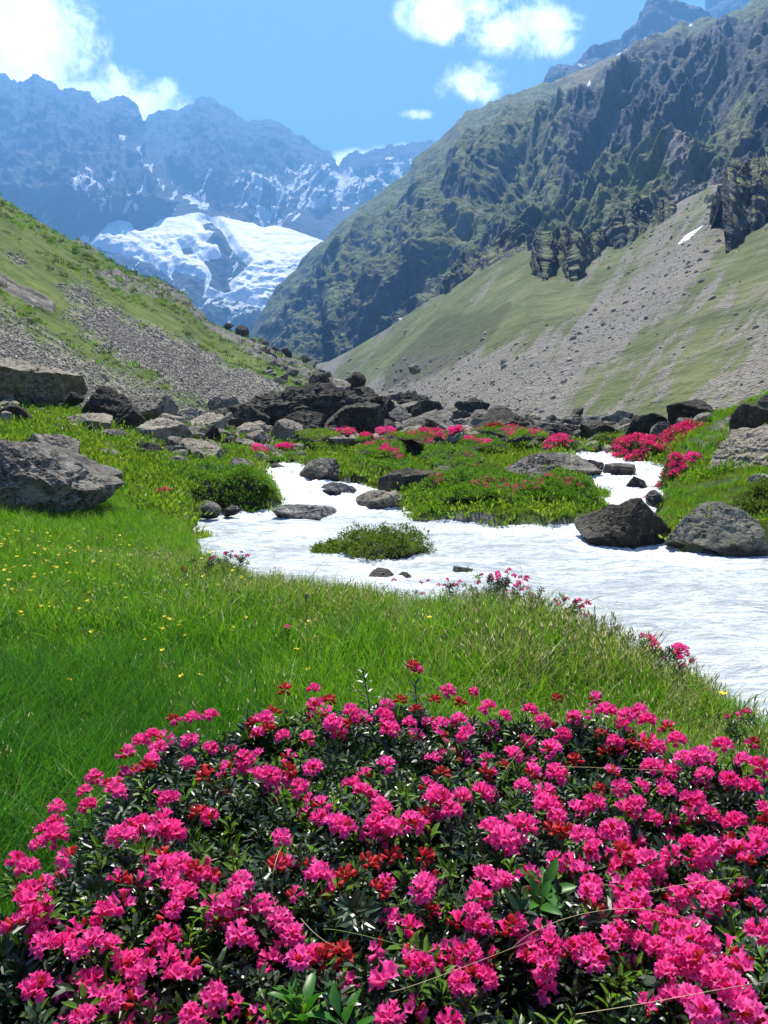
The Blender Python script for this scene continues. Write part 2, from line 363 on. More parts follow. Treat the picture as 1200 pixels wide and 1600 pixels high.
# glacier: its own body of ice resting in the cirque
r0, r1 = np.where((PY[:330, 0] < 535) & (PY[:330, 0] > 285))[0][[0, -1]]; 
rows = np.linspace(r0, r1, 260); colsf = np.linspace(np.searchsorted(xs, 100), np.searchsorted(xs, 600), 420)
def bil(A, r, c):
    ri = np.clip(r.astype(int), 0, A.shape[0]-2); ci = np.clip(c.astype(int), 0, A.shape[1]-2); fr = (r-ri); fc = (c-ci)
    if A.ndim == 3: fr = fr[..., None]; fc = fc[..., None]
    return (A[ri, ci]*(1-fr)*(1-fc)+A[ri+1, ci]*fr*(1-fc)+A[ri, ci+1]*(1-fr)*fc+A[ri+1, ci+1]*fr*fc)
rr, cc = np.meshgrid(rows, colsf, indexing='ij')
gG = bil(G2, rr, cc); gN = bil(nrm, rr, cc); gx = bil(PX.astype(float), rr, cc); gy = bil(PY, rr, cc)
gmk = glacier_mask(gx, gy)
q = np.stack([gx*0.10, gy*0.22, gx*0], -1)
steps = np.abs(((gy*0.075+0.9*fbm(q*0.35, 4)) % 1)-0.5)
brk = sstep(390, 430, gy)*1.0+sstep(30, 0, np.abs(gy-385-0.1*(gx-230)))*(gx < 330)*0.8
th = 27*sstep(-4, 10, gmk)-4+(7*fbm(q, 5)+14*steps)*(0.25+np.clip(brk, 0, 1))*sstep(0, 14, gmk)
gV = gG+gN*th[..., None]
F = gridfaces(*gmk.shape); keep = (gmk.ravel()[F] > -5).all(1); F = F[keep]
used = np.unique(F); remap = np.zeros(gmk.size, int); remap[used] = np.arange(len(used))
mkobj('glacier', newmesh('glacier', gV.reshape(-1, 3)[used], remap[F], [m_glacier()], attrs={'broken': np.clip(brk+0.25, 0, 1).ravel()[used]}),
      label='white crevassed glacier spilling down below the blue range', category='glacier', kind='structure')

# hazy peaks above the right-hand shoulder
def peak(name, pts, ybase, Y, label, seed, cat='mountain'):
    x0, x1 = pts[0][0], pts[-1][0]; xs = np.linspace(x0, x1, 200)
    yt = np.interp(xs, [p[0] for p in pts], [p[1] for p in pts])+2.0*fbm(np.stack([xs*0.16, xs*0+seed, xs*0], -1), 4)
    G, PX, PY = sheet(xs, np.full_like(xs, ybase), np.full_like(xs, Y*0.72), yt, np.full_like(xs, Y), 110)
    n = gridnormals(G); n *= np.where(n[..., 1:2] > 0, -1, 1)
    s = G/1000*6+seed
    G = G+n*((fbm(s*0.6, 6, 0.55, ridged=True))*Y*0.022)[..., None]
    sn = sstep(0.34, 0.5, fbm(np.stack([PX*0.09+PY*0.05, PY*0.1, PX*0+seed], -1), 4))*(PY > 60)*0.9
    mkobj(name, newmesh(name, G.reshape(-1, 3), gridfaces(*PX.shape), [bpy.data.materials['far_range_rock']], attrs={'snow': sn}), label=label, category=cat, kind='structure')
peak('mountain_peak', [(780, 190), (858, 134), (872, 121), (890, 106), (900, 98), (910, 94), (918, 84), (930, 74), (940, 76), (952, 66), (968, 60), (975, 51), (988, 42), (1000, 31), (1008, 22), (1016, 9), (1030, 8), (1042, 12),
      (1060, 13), (1078, 22), (1095, 31), (1110, 48), (1180, 90), (1300, 120)], 330, 2600, 'hazy blue rocky peak rising behind the tan grassy shoulder', 11)
peak('mountain_peak', [(1060, 120), (1096, 44), (1104, 26), (1112, 8), (1122, -8), (1150, -40), (1200, -80), (1300, -60), (1450, 20)], 330, 3600, 'pale hazy peak cut by the top edge behind the shoulder', 23)

# cliff mountain above the talus
MCLIFF = m_cliff()
talus = [(470, 585, 620, 580, 640), (515, 600, 450, 570, 600), (540, 620, 330, 557, 590), (560, 645, 250, 546, 570), (600, 670, 190, 522, 540), (640, 690, 150, 494, 515), (700, 700, 125, 457, 480), (760, 705, 112, 418, 450),
         (830, 708, 102, 376, 420), (880, 708, 96, 382, 400), (940, 708, 90, 384, 385), (1000, 708, 85, 362, 370), (1060, 708, 80, 322, 365), (1110, 712, 76, 296, 380), (1160, 716, 72, 288, 365), (1200, 720, 68, 276, 355), (1320, 730, 60, 230, 320), (1700, 760, 45, 120, 230)]
cridge = [(330, 560), (380, 540), (396, 520), (412, 488), (425, 470), (440, 454), (455, 436), (470, 420), (492, 394), (520, 366), (535, 348), (545, 342), (570, 322), (600, 301), (622, 290), (640, 276), (645, 262), (650, 251), (672, 232), (700, 209), (715, 193), (728, 180), (740, 175), (770, 160),
          (800, 148), (830, 139), (858, 132), (872, 128), (900, 116), (925, 104), (950, 93), (975, 82), (1000, 73), (1025, 62), (1050, 51), (1075, 45), (1100, 38), (1125, 30), (1150, 18), (1200, -12), (1300, -60), (1500, -130), (1700, -150)]
xs = np.linspace(340, 1560, 640)
yt = np.interp(xs, [c[0] for c in cridge], [c[1] for c in cridge])
tb, tYb, tt, tYt = interp_cols(talus, xs)
Yt = np.interp(xs, [340, 400, 560, 760, 870, 1200, 1560], [1500, 1500, 1550, 1500, 1500, 1400, 1200])
Yb = np.where(xs < 515, 800.0, np.minimum(tYt*1.0, 800.0))*0.99
yb = tt+np.interp(xs, [340, 500, 560, 800, 1560], [60, 50, 60, 70, 90])
G, PX, PY = sheet(xs, yb, Yb, yt, Yt, 520, bend=1.15)
nrm = gridnormals(G); nrm *= np.where(nrm[..., 1:2] > 0, -1, 1)
s = G/1000.0
# buttresses lean down-valley: relief stretched along that direction
u = s[..., 0]*0.75+s[..., 2]*0.75; v = s[..., 0]*0.6-s[..., 2]*0.7
big = fbm(np.stack([u*3.2, s[..., 1]*3.0, v*5.5], -1)+2, 3, 0.5, ridged=True)
mid = fbm(np.stack([u*9, s[..., 1]*9, v*15], -1)+9, 4, 0.55, ridged=True)
fine = fbm(s*52+4, 5, 0.58, ridged=True)
dark1 = polydist(PX, PY, [(905, 165), (950, 132), (1025, 88), (1100, 60), (1210, 38), (1400, -40), (1400, 40), (1200, 108), (1150, 128), (1100, 143), (1040, 188), (995, 222), (972, 192), (930, 200), (905, 240), (880, 260), (870, 220)])
dark2 = polydist(PX, PY, [(1110, 300), (1150, 268), (1200, 240), (1400, 120), (1400, 250), (1200, 338), (1160, 365), (1120, 396), (1106, 372)])
dark3 = polydist(PX, PY, [(1178, 150), (1200, 95), (1400, 0), (1400, 60), (1230, 230), (1180, 226)])
dark4 = polydist(PX, PY, [(400, 500), (520, 440), (640, 400), (760, 370), (830, 360), (820, 395), (700, 460), (600, 520), (520, 575), (400, 560)])
ramp = polydist(PX, PY, [(795, 445), (860, 350), (1000, 225), (1110, 150), (1180, 130), (1180, 160), (1100, 230), (1040, 290), (950, 360), (870, 420)])
topg = polydist(PX, PY, [(640, 290), (700, 210), (800, 150), (870, 128), (1050, 50), (1200, -20), (1200, 30), (1050, 68), (900, 140), (820, 200), (740, 240), (680, 280)])
rocky = np.clip(sstep(-12, 10, dark1)+sstep(-10, 8, dark2)+sstep(-10, 10, dark3)+0.5*sstep(-10, 20, dark4), 0, 1.2)
bias = 0.06-0.38*rocky+0.38*sstep(-25, 30, ramp)+0.13*sstep(-15, 15, topg)+0.02
# overhanging dark bands stand out above the ramps below them
hgt = (1-sstep(-14, 14, ramp))*0.0
terr = np.abs(((s[..., 2]*22+s[..., 0]*3+2.2*fbm(s*5, 3)) % 1)-0.5)*2
cc_ = (PX*0.70+PY*0.72)+14*fbm(s*4, 3); aa_ = PX*-0.72+PY*0.70
gul = fbm(np.stack([cc_*0.042, aa_*0.0075, 0*cc_], -1), 4, 0.5, ridged=True)
disp = big*46+mid*21+fine*10+terr*6+gul*42
disp = disp+sstep(-8, 10, dark1)*24+sstep(-8, 8, dark2)*22+sstep(-10, 10, dark3)*18
disp = disp-disp.mean(); fade = sstep(0, 90, PY-yt[None, :])
disp = disp*(G[..., 1]/1150)**0.8
G2 = G+nrm*(disp*(0.28+0.72*fade))[..., None]*np.array([0.45, 1, 0.9])
tan = 0.95*sstep(-6, 8, polydist(PX, PY, [(868, 130), (920, 106), (1000, 73), (1060, 52), (1060, 62), (1000, 92), (930, 124), (880, 140)]))
def spots(L):
    m = np.zeros(PX.shape)
    for q in L: m = np.maximum(m, sstep(-3, 2, polydist(PX, PY, q)))
    return m
snow = spots([[(903, 178), (906, 168), (915, 166), (909, 176)], [(919, 148), (923, 144), (923, 154), (919, 156)], [(926, 136), (929, 126), (931, 128), (929, 136)], [(832, 174), (845, 176), (840, 180)], [(1076, 45), (1081, 43), (1080, 49)], [(1029, 63), (1033, 62), (1032, 67)], [(622, 494), (634, 493), (630, 500), (624, 500)]])
scree = sstep(-14, 10, polydist(PX, PY, [(1035, 240), (1060, 190), (1085, 250), (1125, 300), (1110, 350), (1030, 360), (1050, 290)])+22*fbm(s*14, 4))*0.75
scree = np.clip(scree+0.5*sstep(0.30, 0.6, fbm(s*14+40, 4)), 0, 1)
mkobj('cliff_mountain', newmesh('cliff_mountain', G2.reshape(-1, 3), gridfaces(*PX.shape), [MCLIFF], attrs={'snow': snow, 'tan': tan, 'bias': bias, 'scree': scree}),
      label='big dark craggy mountain flank with green ledges above the talus', category='mountain', kind='structure')

# crags that stand out over the top of the talus
def crag(cols, label, seed, bias_=-0.12):
    x0, x1 = cols[0][0], cols[-1][0]; nx = int((x1-x0)*1.6)+20; xs = np.linspace(x0, x1, nx); c = np.array(cols, float)
    jag = fbm(np.stack([xs*0.09, 0*xs+seed, 0*xs], -1), 5, 0.65); env = np.clip((xs-x0)/26, 0, 1)*np.clip((x1-xs)/26, 0, 1)
    yt_ = np.interp(xs, c[:, 0], c[:, 1])+4+jag*13*env; yb_ = np.interp(xs, c[:, 0], c[:, 2])+6*fbm(np.stack([xs*0.12, 0*xs+seed+9, 0*xs], -1), 4)*env+5
    tb, tYb, tt_, tYt = interp_cols(talus, xs); f = 1/tYb+(1/tYt-1/tYb)*np.clip((tb-yb_)/(tb-tt_), 0, 1); Yf = 1/f
    yb2 = yb_+14
    G, PX, PY = sheet(xs, yb2, Yf*0.985, yt_, Yf*(1.03+0.16*env), 110, back=8, back_len=0.12)
    n = gridnormals(G); n *= np.where(n[..., 1:2] > 0, -1, 1); s = G/1000
    e2 = np.clip((PX-x0)/9, 0, 1)*np.clip((x1-PX)/9, 0, 1)*np.clip((yb2[None, :]-PY)/30, 0.15, 1)
    d = (fbm(s*28+seed, 4, 0.6, ridged=True)*7.5+fbm(s*90+seed, 4, 0.6, ridged=True)*2.6)*(Yf[None, :]/300)*e2
    G2 = G+n*d[..., None]*np.array([.6, 1, 1])
    mkobj('crag', newmesh('crag', G2.reshape(-1, 3), gridfaces(*PX.shape), [MCLIFF], attrs={'bias': np.full(PX.shape, bias_), 'snow': 0*PX, 'tan': 0*PX, 'scree': 0*PX}), label=label, category='crag')
crag([(1094, 308, 312), (1104, 302, 324), (1114, 294, 350), (1124, 284, 378), (1134, 274, 392), (1160, 262, 368), (1200, 236, 342), (1260, 196, 300), (1330, 150, 255), (1345, 160, 250)], 'dark blue grey crag jutting over the talus beside the snow strip', 3, -0.15)
crag([(818, 376, 382), (828, 362, 400), (838, 356, 428), (850, 362, 440), (866, 368, 420), (880, 372, 424), (896, 372, 438), (914, 374, 424), (930, 366, 410), (946, 372, 390), (952, 380, 386)], 'dark ragged crag tongue hanging down into the green talus', 5, 0.02)
crag([(950, 372, 388), (962, 350, 388), (985, 338, 378), (1010, 330, 366), (1040, 318, 350), (1058, 318, 330)], 'low crag band bordering the pale scree gully', 7, -0.15)
crag([(690, 452, 462), (704, 436, 460), (730, 416, 444), (760, 396, 424), (800, 370, 400), (818, 366, 388), (826, 374, 382)], 'grey crag band above the heathery part of the talus', 8, -0.1)
# talus fan below it
xs = np.linspace(470, 1700, 520); tb, tYb, tt, tYt = interp_cols(talus, xs)
G, PX, PY = sheet(xs, tb, tYb, tt-6, tYt*1.01, 260, back=6, back_len=0.1)
nrm = gridnormals(G); nrm *= np.where(nrm[..., 2:3] < 0, -1, 1)
s = G/100
dist = G[..., 1]
fall = (PX*0.80+PY*0.60)/100; along = (PY*0.80-PX*0.60)/100
strk = np.stack([fall*7, along*0.8, 0*fall], -1)
G2 = G+nrm*((fbm(strk*0.4, 4)*1.0+fbm(s*9, 4)*0.5)*np.clip(dist/250, 0.2, 1.6))[..., None]
scree = 0.5+0*PX
def blend(arr, poly, val, w=34):
    m = sstep(-w, w, polydist(PX, PY, poly)+44*fbm(strk*0.35+9, 5)); return arr*(1-m)+val*m
scree = blend(scree, [(520, 575), (640, 492), (830, 376), (860, 440), (940, 430), (1000, 470), (860, 560), (780, 560), (700, 540), (600, 600), (560, 600)], 0.05)
scree = blend(scree, [(560, 605), (600, 575), (720, 560), (840, 540), (940, 470), (1060, 370), (1110, 290), (1130, 400), (1040, 480), (940, 560), (900, 600), (860, 680), (700, 700), (580, 660)], 0.95)
scree = blend(scree, [(1010, 640), (1040, 590), (1080, 540), (1150, 450), (1180, 420), (1160, 500), (1110, 590), (1070, 620)], 0.1)
scree = blend(scree, [(1060, 700), (1110, 640), (1200, 480), (1400, 400), (1400, 760), (1060, 760)], 0.85)
scree = blend(scree, [(1120, 400), (1200, 350), (1400, 240), (1400, 330), (1200, 440), (1130, 440)], 0.15)
scree = blend(scree, [(900, 620), (960, 560), (1060, 470), (1110, 440), (1040, 540), (960, 620)], 0.35)
heath = blend(0*PX+0.0, [(560, 585), (620, 545), (720, 500), (790, 480), (760, 530), (680, 580), (600, 600)], 0.75, 16)
snow = sstep(-0.3, 1.6, polydist(PX, PY, [(1055, 381), (1070, 368), (1098, 350), (1100, 352), (1078, 372), (1060, 381)]))
rock = 0*PX
for q in ([(960, 575), (975, 565), (990, 568), (985, 580)], ): rock = np.maximum(rock, 0*sstep(-3, 3, polydist(PX, PY, q)))
mkobj('talus_slope', newmesh('talus_slope', G2.reshape(-1, 3), gridfaces(*PX.shape),
      [m_slope('talus_turf_and_scree', (0.055, 0.068, 0.024), (0.092, 0.110, 0.038), (0.145, 0.155, 0.062), 1.0, 0.035, True)],
      attrs={'scree': scree, 'snow': snow, 'rock': rock, 'heath': heath, 'fall': fall, 'along': along}),
      label='long grey and green scree slope running down to the boulders', category='slope', kind='structure')
TAL = (G2, scree)
TPX, TPY = PX, PY
def talpt(px, py):
    d = (TPX-px)**2+(TPY-py)**2; return TAL[0][np.unravel_index(np.argmin(d), d.shape)]

# near hillside on the left
lcols = [(-500, 560, 12, 60, 120), (-200, 580, 18, 200, 150), (0, 640, 24, 306, 170), (50, 650, 26, 336, 175), (100, 655, 28, 367, 180), (150, 665, 31, 395, 185), (200, 675, 34, 424, 190), (240, 680, 37, 439, 195), (290, 690, 40, 468, 200), (318, 695, 43, 497, 200), (345, 695, 46, 515, 200),
         (400, 695, 52, 532, 190), (440, 690, 58, 557, 180), (480, 685, 66, 577, 160), (520, 680, 72, 600, 140), (600, 690, 80, 650, 120)]
xs = np.linspace(-500, 600, 520); a, b, c, d = interp_cols(lcols, xs)
G, PX, PY = sheet(xs, a, b, c, d, 300, back=10, back_len=0.4)
nrm = gridnormals(G); nrm *= np.where(nrm[..., 2:3] < 0, -1, 1)
rockm = np.zeros(PX.shape)
for q in ([(-60, 400), (0, 428), (40, 450), (84, 472), (86, 486), (50, 478), (0, 452), (-60, 430)], [(148, 430), (165, 428), (190, 432), (210, 440), (226, 462), (200, 460), (175, 450)],
          [(232, 436), (250, 440), (300, 474), (324, 504), (300, 496), (268, 470)], [(118, 376), (150, 390), (158, 404), (130, 392)], [(190, 432), (230, 450), (260, 470), (240, 470), (210, 455)],
          [(300, 500), (420, 545), (500, 590), (480, 600), (400, 560), (330, 520)]):
    rockm = np.maximum(rockm, sstep(-6, 5, polydist(PX, PY, q)))
sc1 = [(108, 492), (140, 480), (170, 478), (250, 520), (330, 560), (400, 592), (450, 610), (420, 650), (400, 670), (340, 640), (300, 622), (240, 590), (180, 548), (130, 515)]
sc2 = [(-60, 470), (0, 488), (60, 522), (130, 560), (200, 590), (290, 625), (340, 660), (340, 700), (230, 700), (0, 700), (-100, 640)]
sc3 = [(90, 440), (130, 440), (165, 470), (140, 480), (108, 470)]
_w = 16*fbm(np.stack([PX*0.05, PY*0.07, PX*0], -1), 5, 0.6)
scree = np.maximum(0.85*sstep(-26, 20, polydist(PX, PY, sc1)+1.3*_w), 0.70*sstep(-44, 34, polydist(PX, PY, sc2)+_w))
scree = np.maximum(scree, 0.6*sstep(-16, 16, polydist(PX, PY, sc3)))
scree = np.maximum(scree, 0.5*sstep(-5, 12, polydist(PX, PY, [(0, 380), (40, 395), (60, 420), (20, 415)])))
s = G/10
G2 = G+nrm*((fbm(s*1.1, 5, 0.55)*0.55+fbm(s*6, 4)*0.10+rockm*(0.15+0.55*fbm(s*3, 5, 0.6, ridged=True)))*np.clip(G[..., 1]/70, 0.4, 2.0))[..., None]
mkobj('hillside', newmesh('hillside', G2.reshape(-1, 3), gridfaces(*PX.shape),
      [m_slope('hillside_turf_and_scree', (0.040, 0.068, 0.012), (0.080, 0.118, 0.020), (0.135, 0.165, 0.035), 1.0, 0.16, False)],
      attrs={'scree': np.clip(scree, 0, 1), 'rock': rockm, 'fall': (PX*0.55-PY*0.83)/100, 'along': (PX*0.83+PY*0.55)/100}),
      label='bright green near hillside streaked with grey scree', category='hillside', kind='structure')
HILL = (G2, scree, PX, PY)

# base ground out to the horizon
ang = np.linspace(0, 2*math.pi, 97)[:-1]; rr = np.array([0.0, 30, 90, 300, 900, 2500, 6000, 9500])
V = [(0, 0, -1.4)]+[(r*math.cos(a), r*math.sin(a), -1.4-(0.5 if r < 90 else 3)) for r in rr[1:] for a in ang]
F3 = [(0, 1+i, 1+(i+1) % 96) for i in range(96)]
F4 = [(1+k*96+i, 1+(k+1)*96+i, 1+(k+1)*96+(i+1) % 96, 1+k*96+(i+1) % 96) for k in range(len(rr)-2) for i in range(96)]

# ------------------------------------------------------------------ valley floor, river bed and river
def rz(Y, X=None):
    return -0.6+0.09*np.clip(np.asarray(Y, float)-13.5, 0, 9)
def riverhit(px, py):
    Y = 12.0
    for _ in range(60):
        z = float(rz(Y)); _, y, zz = ray(px, py); Yn = float(y*(z-CAMZ)/zz); Y = Y*0.5+Yn*0.5
    return P(px, py, Y)
far_bank = [(1210, 872), (1130, 872), (1040, 862), (905, 830), (850, 822), (740, 816), (645, 816), (600, 806), (562, 800), (552, 778), (568, 766), (600, 760)]
# outline in metres, walked from the near bank round the far bank
near = [(3.6, 0.6), (2.3, 2.6), (2.05, 3.6), (1.75, 4.5), (1.38, 5.4), (0.80, 6.0), (0.10, 6.4), (-0.62, 6.95), (-1.2, 7.5), (-1.75, 8.3), (-2.15, 9.3)]
bank = [tuple(riverhit(px, py)[:2]) for px, py in
        [(306, 828), (322, 806), (345, 800), (385, 798), (448, 797), (444, 778), (428, 745), (420, 735), (446, 726), (480, 735), (540, 755), (600, 770), (620, 800), (640, 816), (700, 814), (740, 818), (850, 822), (925, 822), (955, 800), (935, 780), (925, 755), (905, 726), (902, 712), (950, 709),
         (975, 716), (1024, 728), (1034, 750), (1028, 775), (1012, 795), (1020, 830), (1050, 866), (1130, 872), (1215, 870)]]
river_poly = near+bank+[(9.5, 10.2), (14, 9.8), (20, 9), (24, 2), (14, -3), (6, -2)]
def terrain_ctrl():
    C = [(0, 0, .28), (-3, 0, .1), (2.2, 0, .2), (0, -5, .1), (-8, -6, .2), (8, -6, -.1), (0, 1.2, .30), (1.1, 1.2, .25), (-1.2, 1.6, .12), (-2, 3, .0), (0, 2.8, .05), (1.0, 2.6, -.02), (0.8, 3.8, -.08), (1.3, 4.6, -.02), (1.0, 5.4, 0.0), (0, 4.2, -.08), (-0.8, 5.4, -.1),
         (-1.4, 7, -.14), (-4, 5, 0), (-3.4, 7.5, -.05), (-6, 8, .15), (-9, 6, .4), (-5, 9.5, .12), (30, -10, 1), (-30, -10, 3), (26, 4, -.3), (16, 16, .9), (30, 25, 3)]
    px = [(310, 812, 11.5), (250, 800, 11.2), (200, 770, 12.5), (150, 720, 14.5), (60, 690, 15), (0, 660, 17), (100, 655, 20), (0, 625, 24), (200, 700, 17), (300, 720, 17), (370, 730, 17.5), (420, 712, 20), (300, 670, 24), (200, 650, 26), (330, 655, 34),
          (-300, 620, 20), (-300, 700, 12), (480, 712, 22), (440, 690, 28), (520, 700, 27), (600, 705, 26), (700, 705, 24), (680, 690, 34), (800, 700, 24), (560, 720, 21), (640, 760, 15.5), (760, 770, 15), (860, 745, 17), (880, 705, 24), (800, 690, 34),
          (930, 690, 27), (1000, 700, 21), (1060, 720, 17.5), (1000, 680, 34), (1050, 790, 13.5), (1100, 790, 12.6), (1180, 800, 11.6), (1100, 750, 14.5), (1180, 750, 13), (1150, 690, 16.5), (1200, 650, 18), (1250, 620, 20), (1190, 640, 26), (1400, 560, 24),
          (450, 655, 50), (600, 662, 50), (800, 668, 50), (1000, 662, 50), (1200, 650, 45), (520, 640, 70), (800, 650, 70), (1000, 655, 70), (1300, 640, 60), (200, 655, 45)]
    for a, b, Y in px: C.append(tuple(P(a, b, Y)))
    return np.array(C, float)
CT = terrain_ctrl()
def _k(r): return r
_A = _k(np.linalg.norm(CT[:, None, :2]-CT[None, :, :2], axis=-1)); n = len(CT)
_M = np.zeros((n+3, n+3)); _M[:n, :n] = _A-np.eye(n)*0.02; _M[:n, n] = 1; _M[:n, n+1:] = CT[:, :2]; _M[n, :n] = 1; _M[n+1:, :n] = CT[:, :2].T
_Wt = np.linalg.solve(_M, np.concatenate([CT[:, 2], [0, 0, 0]]))
def ground(x, y, detail=True):
    x = np.asarray(x, float); y = np.asarray(y, float); sh = x.shape; xf, yf = x.ravel(), y.ravel()
    z = np.zeros(len(xf))
    for i in range(n): z += _Wt[i]*np.hypot(xf-CT[i, 0], yf-CT[i, 1])
    z += _Wt[n]+_Wt[n+1]*xf+_Wt[n+2]*yf
    z = np.clip(z, -2, 12)
    q = np.stack([xf, yf, 0*xf], -1)
    z += 0.045*fbm(q*1.3, 3)*sstep(1, 4, yf)+0.10*fbm(q*0.35+5, 3)*sstep(8, 16, yf)
    d = polydist(xf, yf, river_poly)+0.16*fbm(q*1.7+3, 3)
    rv = rz(yf)
    banked = np.maximum(z, rv+0.10-3*sstep(0.7, 3.0, -d)-6*sstep(20, 24, yf))
    t = sstep(-0.30, 0.12, d)
    z = banked*(1-t)+(rv-0.35)*t
    return z.reshape(sh)
# polar grid keeps the density where the camera stands
ang = np.concatenate([np.linspace(rad(-32), rad(32), 420), np.linspace(rad(34), rad(326), 90)]); r = np.concatenate([[0.0], np.geomspace(0.35, 85, 300)])
AA, RR = np.meshgrid(ang, r); gx = np.sin(AA)*RR; gy = np.cos(AA)*RR
gz = ground(gx, gy)
gz = gz-sstep(60, 85, RR)*4
F = gridfaces(*gx.shape); wrap = np.arange(gx.shape[0]-1)*gx.shape[1]; last = gx.shape[1]-1
F = np.concatenate([F, np.stack([wrap+last, wrap, wrap+gx.shape[1], wrap+gx.shape[1]+last], -1)])
stony = sstep(19, 32, gy)*0.42+0.0*gx
stony = np.maximum(stony, 0.75*sstep(-0.5, 0.1, polydist(gx, gy, river_poly)))
ppx = 600+FPX*gx/np.maximum(gy*math.cos(PITCH)-(gz-CAMZ)*math.sin(PITCH), .1)
stony = np.maximum(stony, np.where((ppx > 200) & (ppx < 480), 0.5*sstep(15.5, 18, gy), 0))
stony = stony*np.where((ppx < 420) & (gy < 16), 0.2, 1)
MG = m_ground()
ground_o = mkobj('ground', newmesh('ground', np.stack([gx, gy, gz], -1).reshape(-1, 3), F, [MG], attrs={'stony': stony}), kind='structure', label='green turf and soil of the valley floor beside the river', category='ground')
mkobj('outer_ground', newmesh('outer_ground', V, [np.array(F3), np.array(F4)], [MG], attrs={'stony': np.full(len(V), .5)}), kind='structure', label='wide stony ground reaching to the horizon under the valley', category='ground')
# river
yy = np.concatenate([np.linspace(-3, 5, 60), np.linspace(5.03, 23.0, 520)]); tt = np.linspace(0, 1, 430)
YY = np.repeat(yy[:, None], len(tt), 1); XL = np.interp(yy, [-3, 3, 6, 8.5, 13, 19, 23], [0.8, 1.0, -1.2, -3.4, -4.6, -5, -4]); XR = np.interp(yy, [-3, 3, 12, 15, 18, 23], [20, 20, 12, 8, 8.5, 9])
XX = XL[:, None]+(XR-XL)[:, None]*tt[None, :]
q = np.stack([XX*1.0, YY*1.25, 0*XX], -1)
rap = sstep(12.6, 14.2, YY)*0.9+0.25
# turbulence round the rocks standing in the current
for (bx, by) in [tuple(riverhit(px, py)[:2]) for px, py in [(478, 830), (575, 875), (610, 912), (745, 822), (950, 850), (1100, 876), (535, 785), (840, 825), (1010, 868)]]:
    rap = rap+0.55*np.exp(-((XX-bx)**2+(YY-by)**2)/0.35)
w = fbm(q*0.9, 3)*0.06+fbm(q*2.3*np.array([0.7, 1.3, 1])+7, 4, 0.5)*0.075*np.clip(rap, 0.4, 1.4)+fbm(q*7+3, 5, 0.62, ridged=True)*0.038*np.clip(rap, 0.35, 1.5)
ZZ = rz(YY)+w
_f = gridfaces(*XX.shape); _pd = polydist(XX, YY, river_poly).ravel(); _f = _f[(_pd[_f] > -0.45).all(1)]
mkobj('river', newmesh('river', np.stack([XX, YY, ZZ], -1).reshape(-1, 3), _f, [m_water()], attrs={'foam': np.clip(rap, 0, 1.2)}), kind='structure', label='rushing milky white glacial river with foam', category='river')
def gz1(x, y): return float(ground(np.array([x]), np.array([y]))[0])
def ghit(px, py, lo=2.0, hi=80.0):
    """where the sight line through a photo point meets the valley floor"""
    Ys = np.geomspace(lo, hi, 500); p = P(np.full(500, px, float), np.full(500, py, float), Ys)
    g = ground(p[:, 0], p[:, 1]); b = p[:, 2] <= g
    if not b.any(): return None
    i = int(np.argmax(b)); return p[i]

# air
V = [(x, y, z) for z in (-6, 2250) for x, y in ((-7000, -300), (7000, -300), (7000, 7500), (-7000, 7500))]
F = np.array([(0, 1, 2, 3), (4, 5, 6, 7), (0, 1, 5, 4), (1, 2, 6, 5), (2, 3, 7, 6), (3, 0, 4, 7)])
hm = bpy.data.materials.new('thin_blue_air'); hm.use_nodes = True; N = NT(hm.node_tree); N.n.clear()
pv = N.node('ShaderNodeVolumePrincipled'); pv.inputs['Color'].default_value = (0.18, 0.48, 1.0, 1); pv.inputs['Density'].default_value = 0.00023
pv.inputs['Anisotropy'].default_value = 0.25
N.l.new(pv.outputs[0], N.node('ShaderNodeOutputMaterial').inputs['Volume'])
mkobj('haze', newmesh('haze', V, F, [hm], smooth=False), kind='stuff', label='thin blue haze filling the valley air', category='haze')
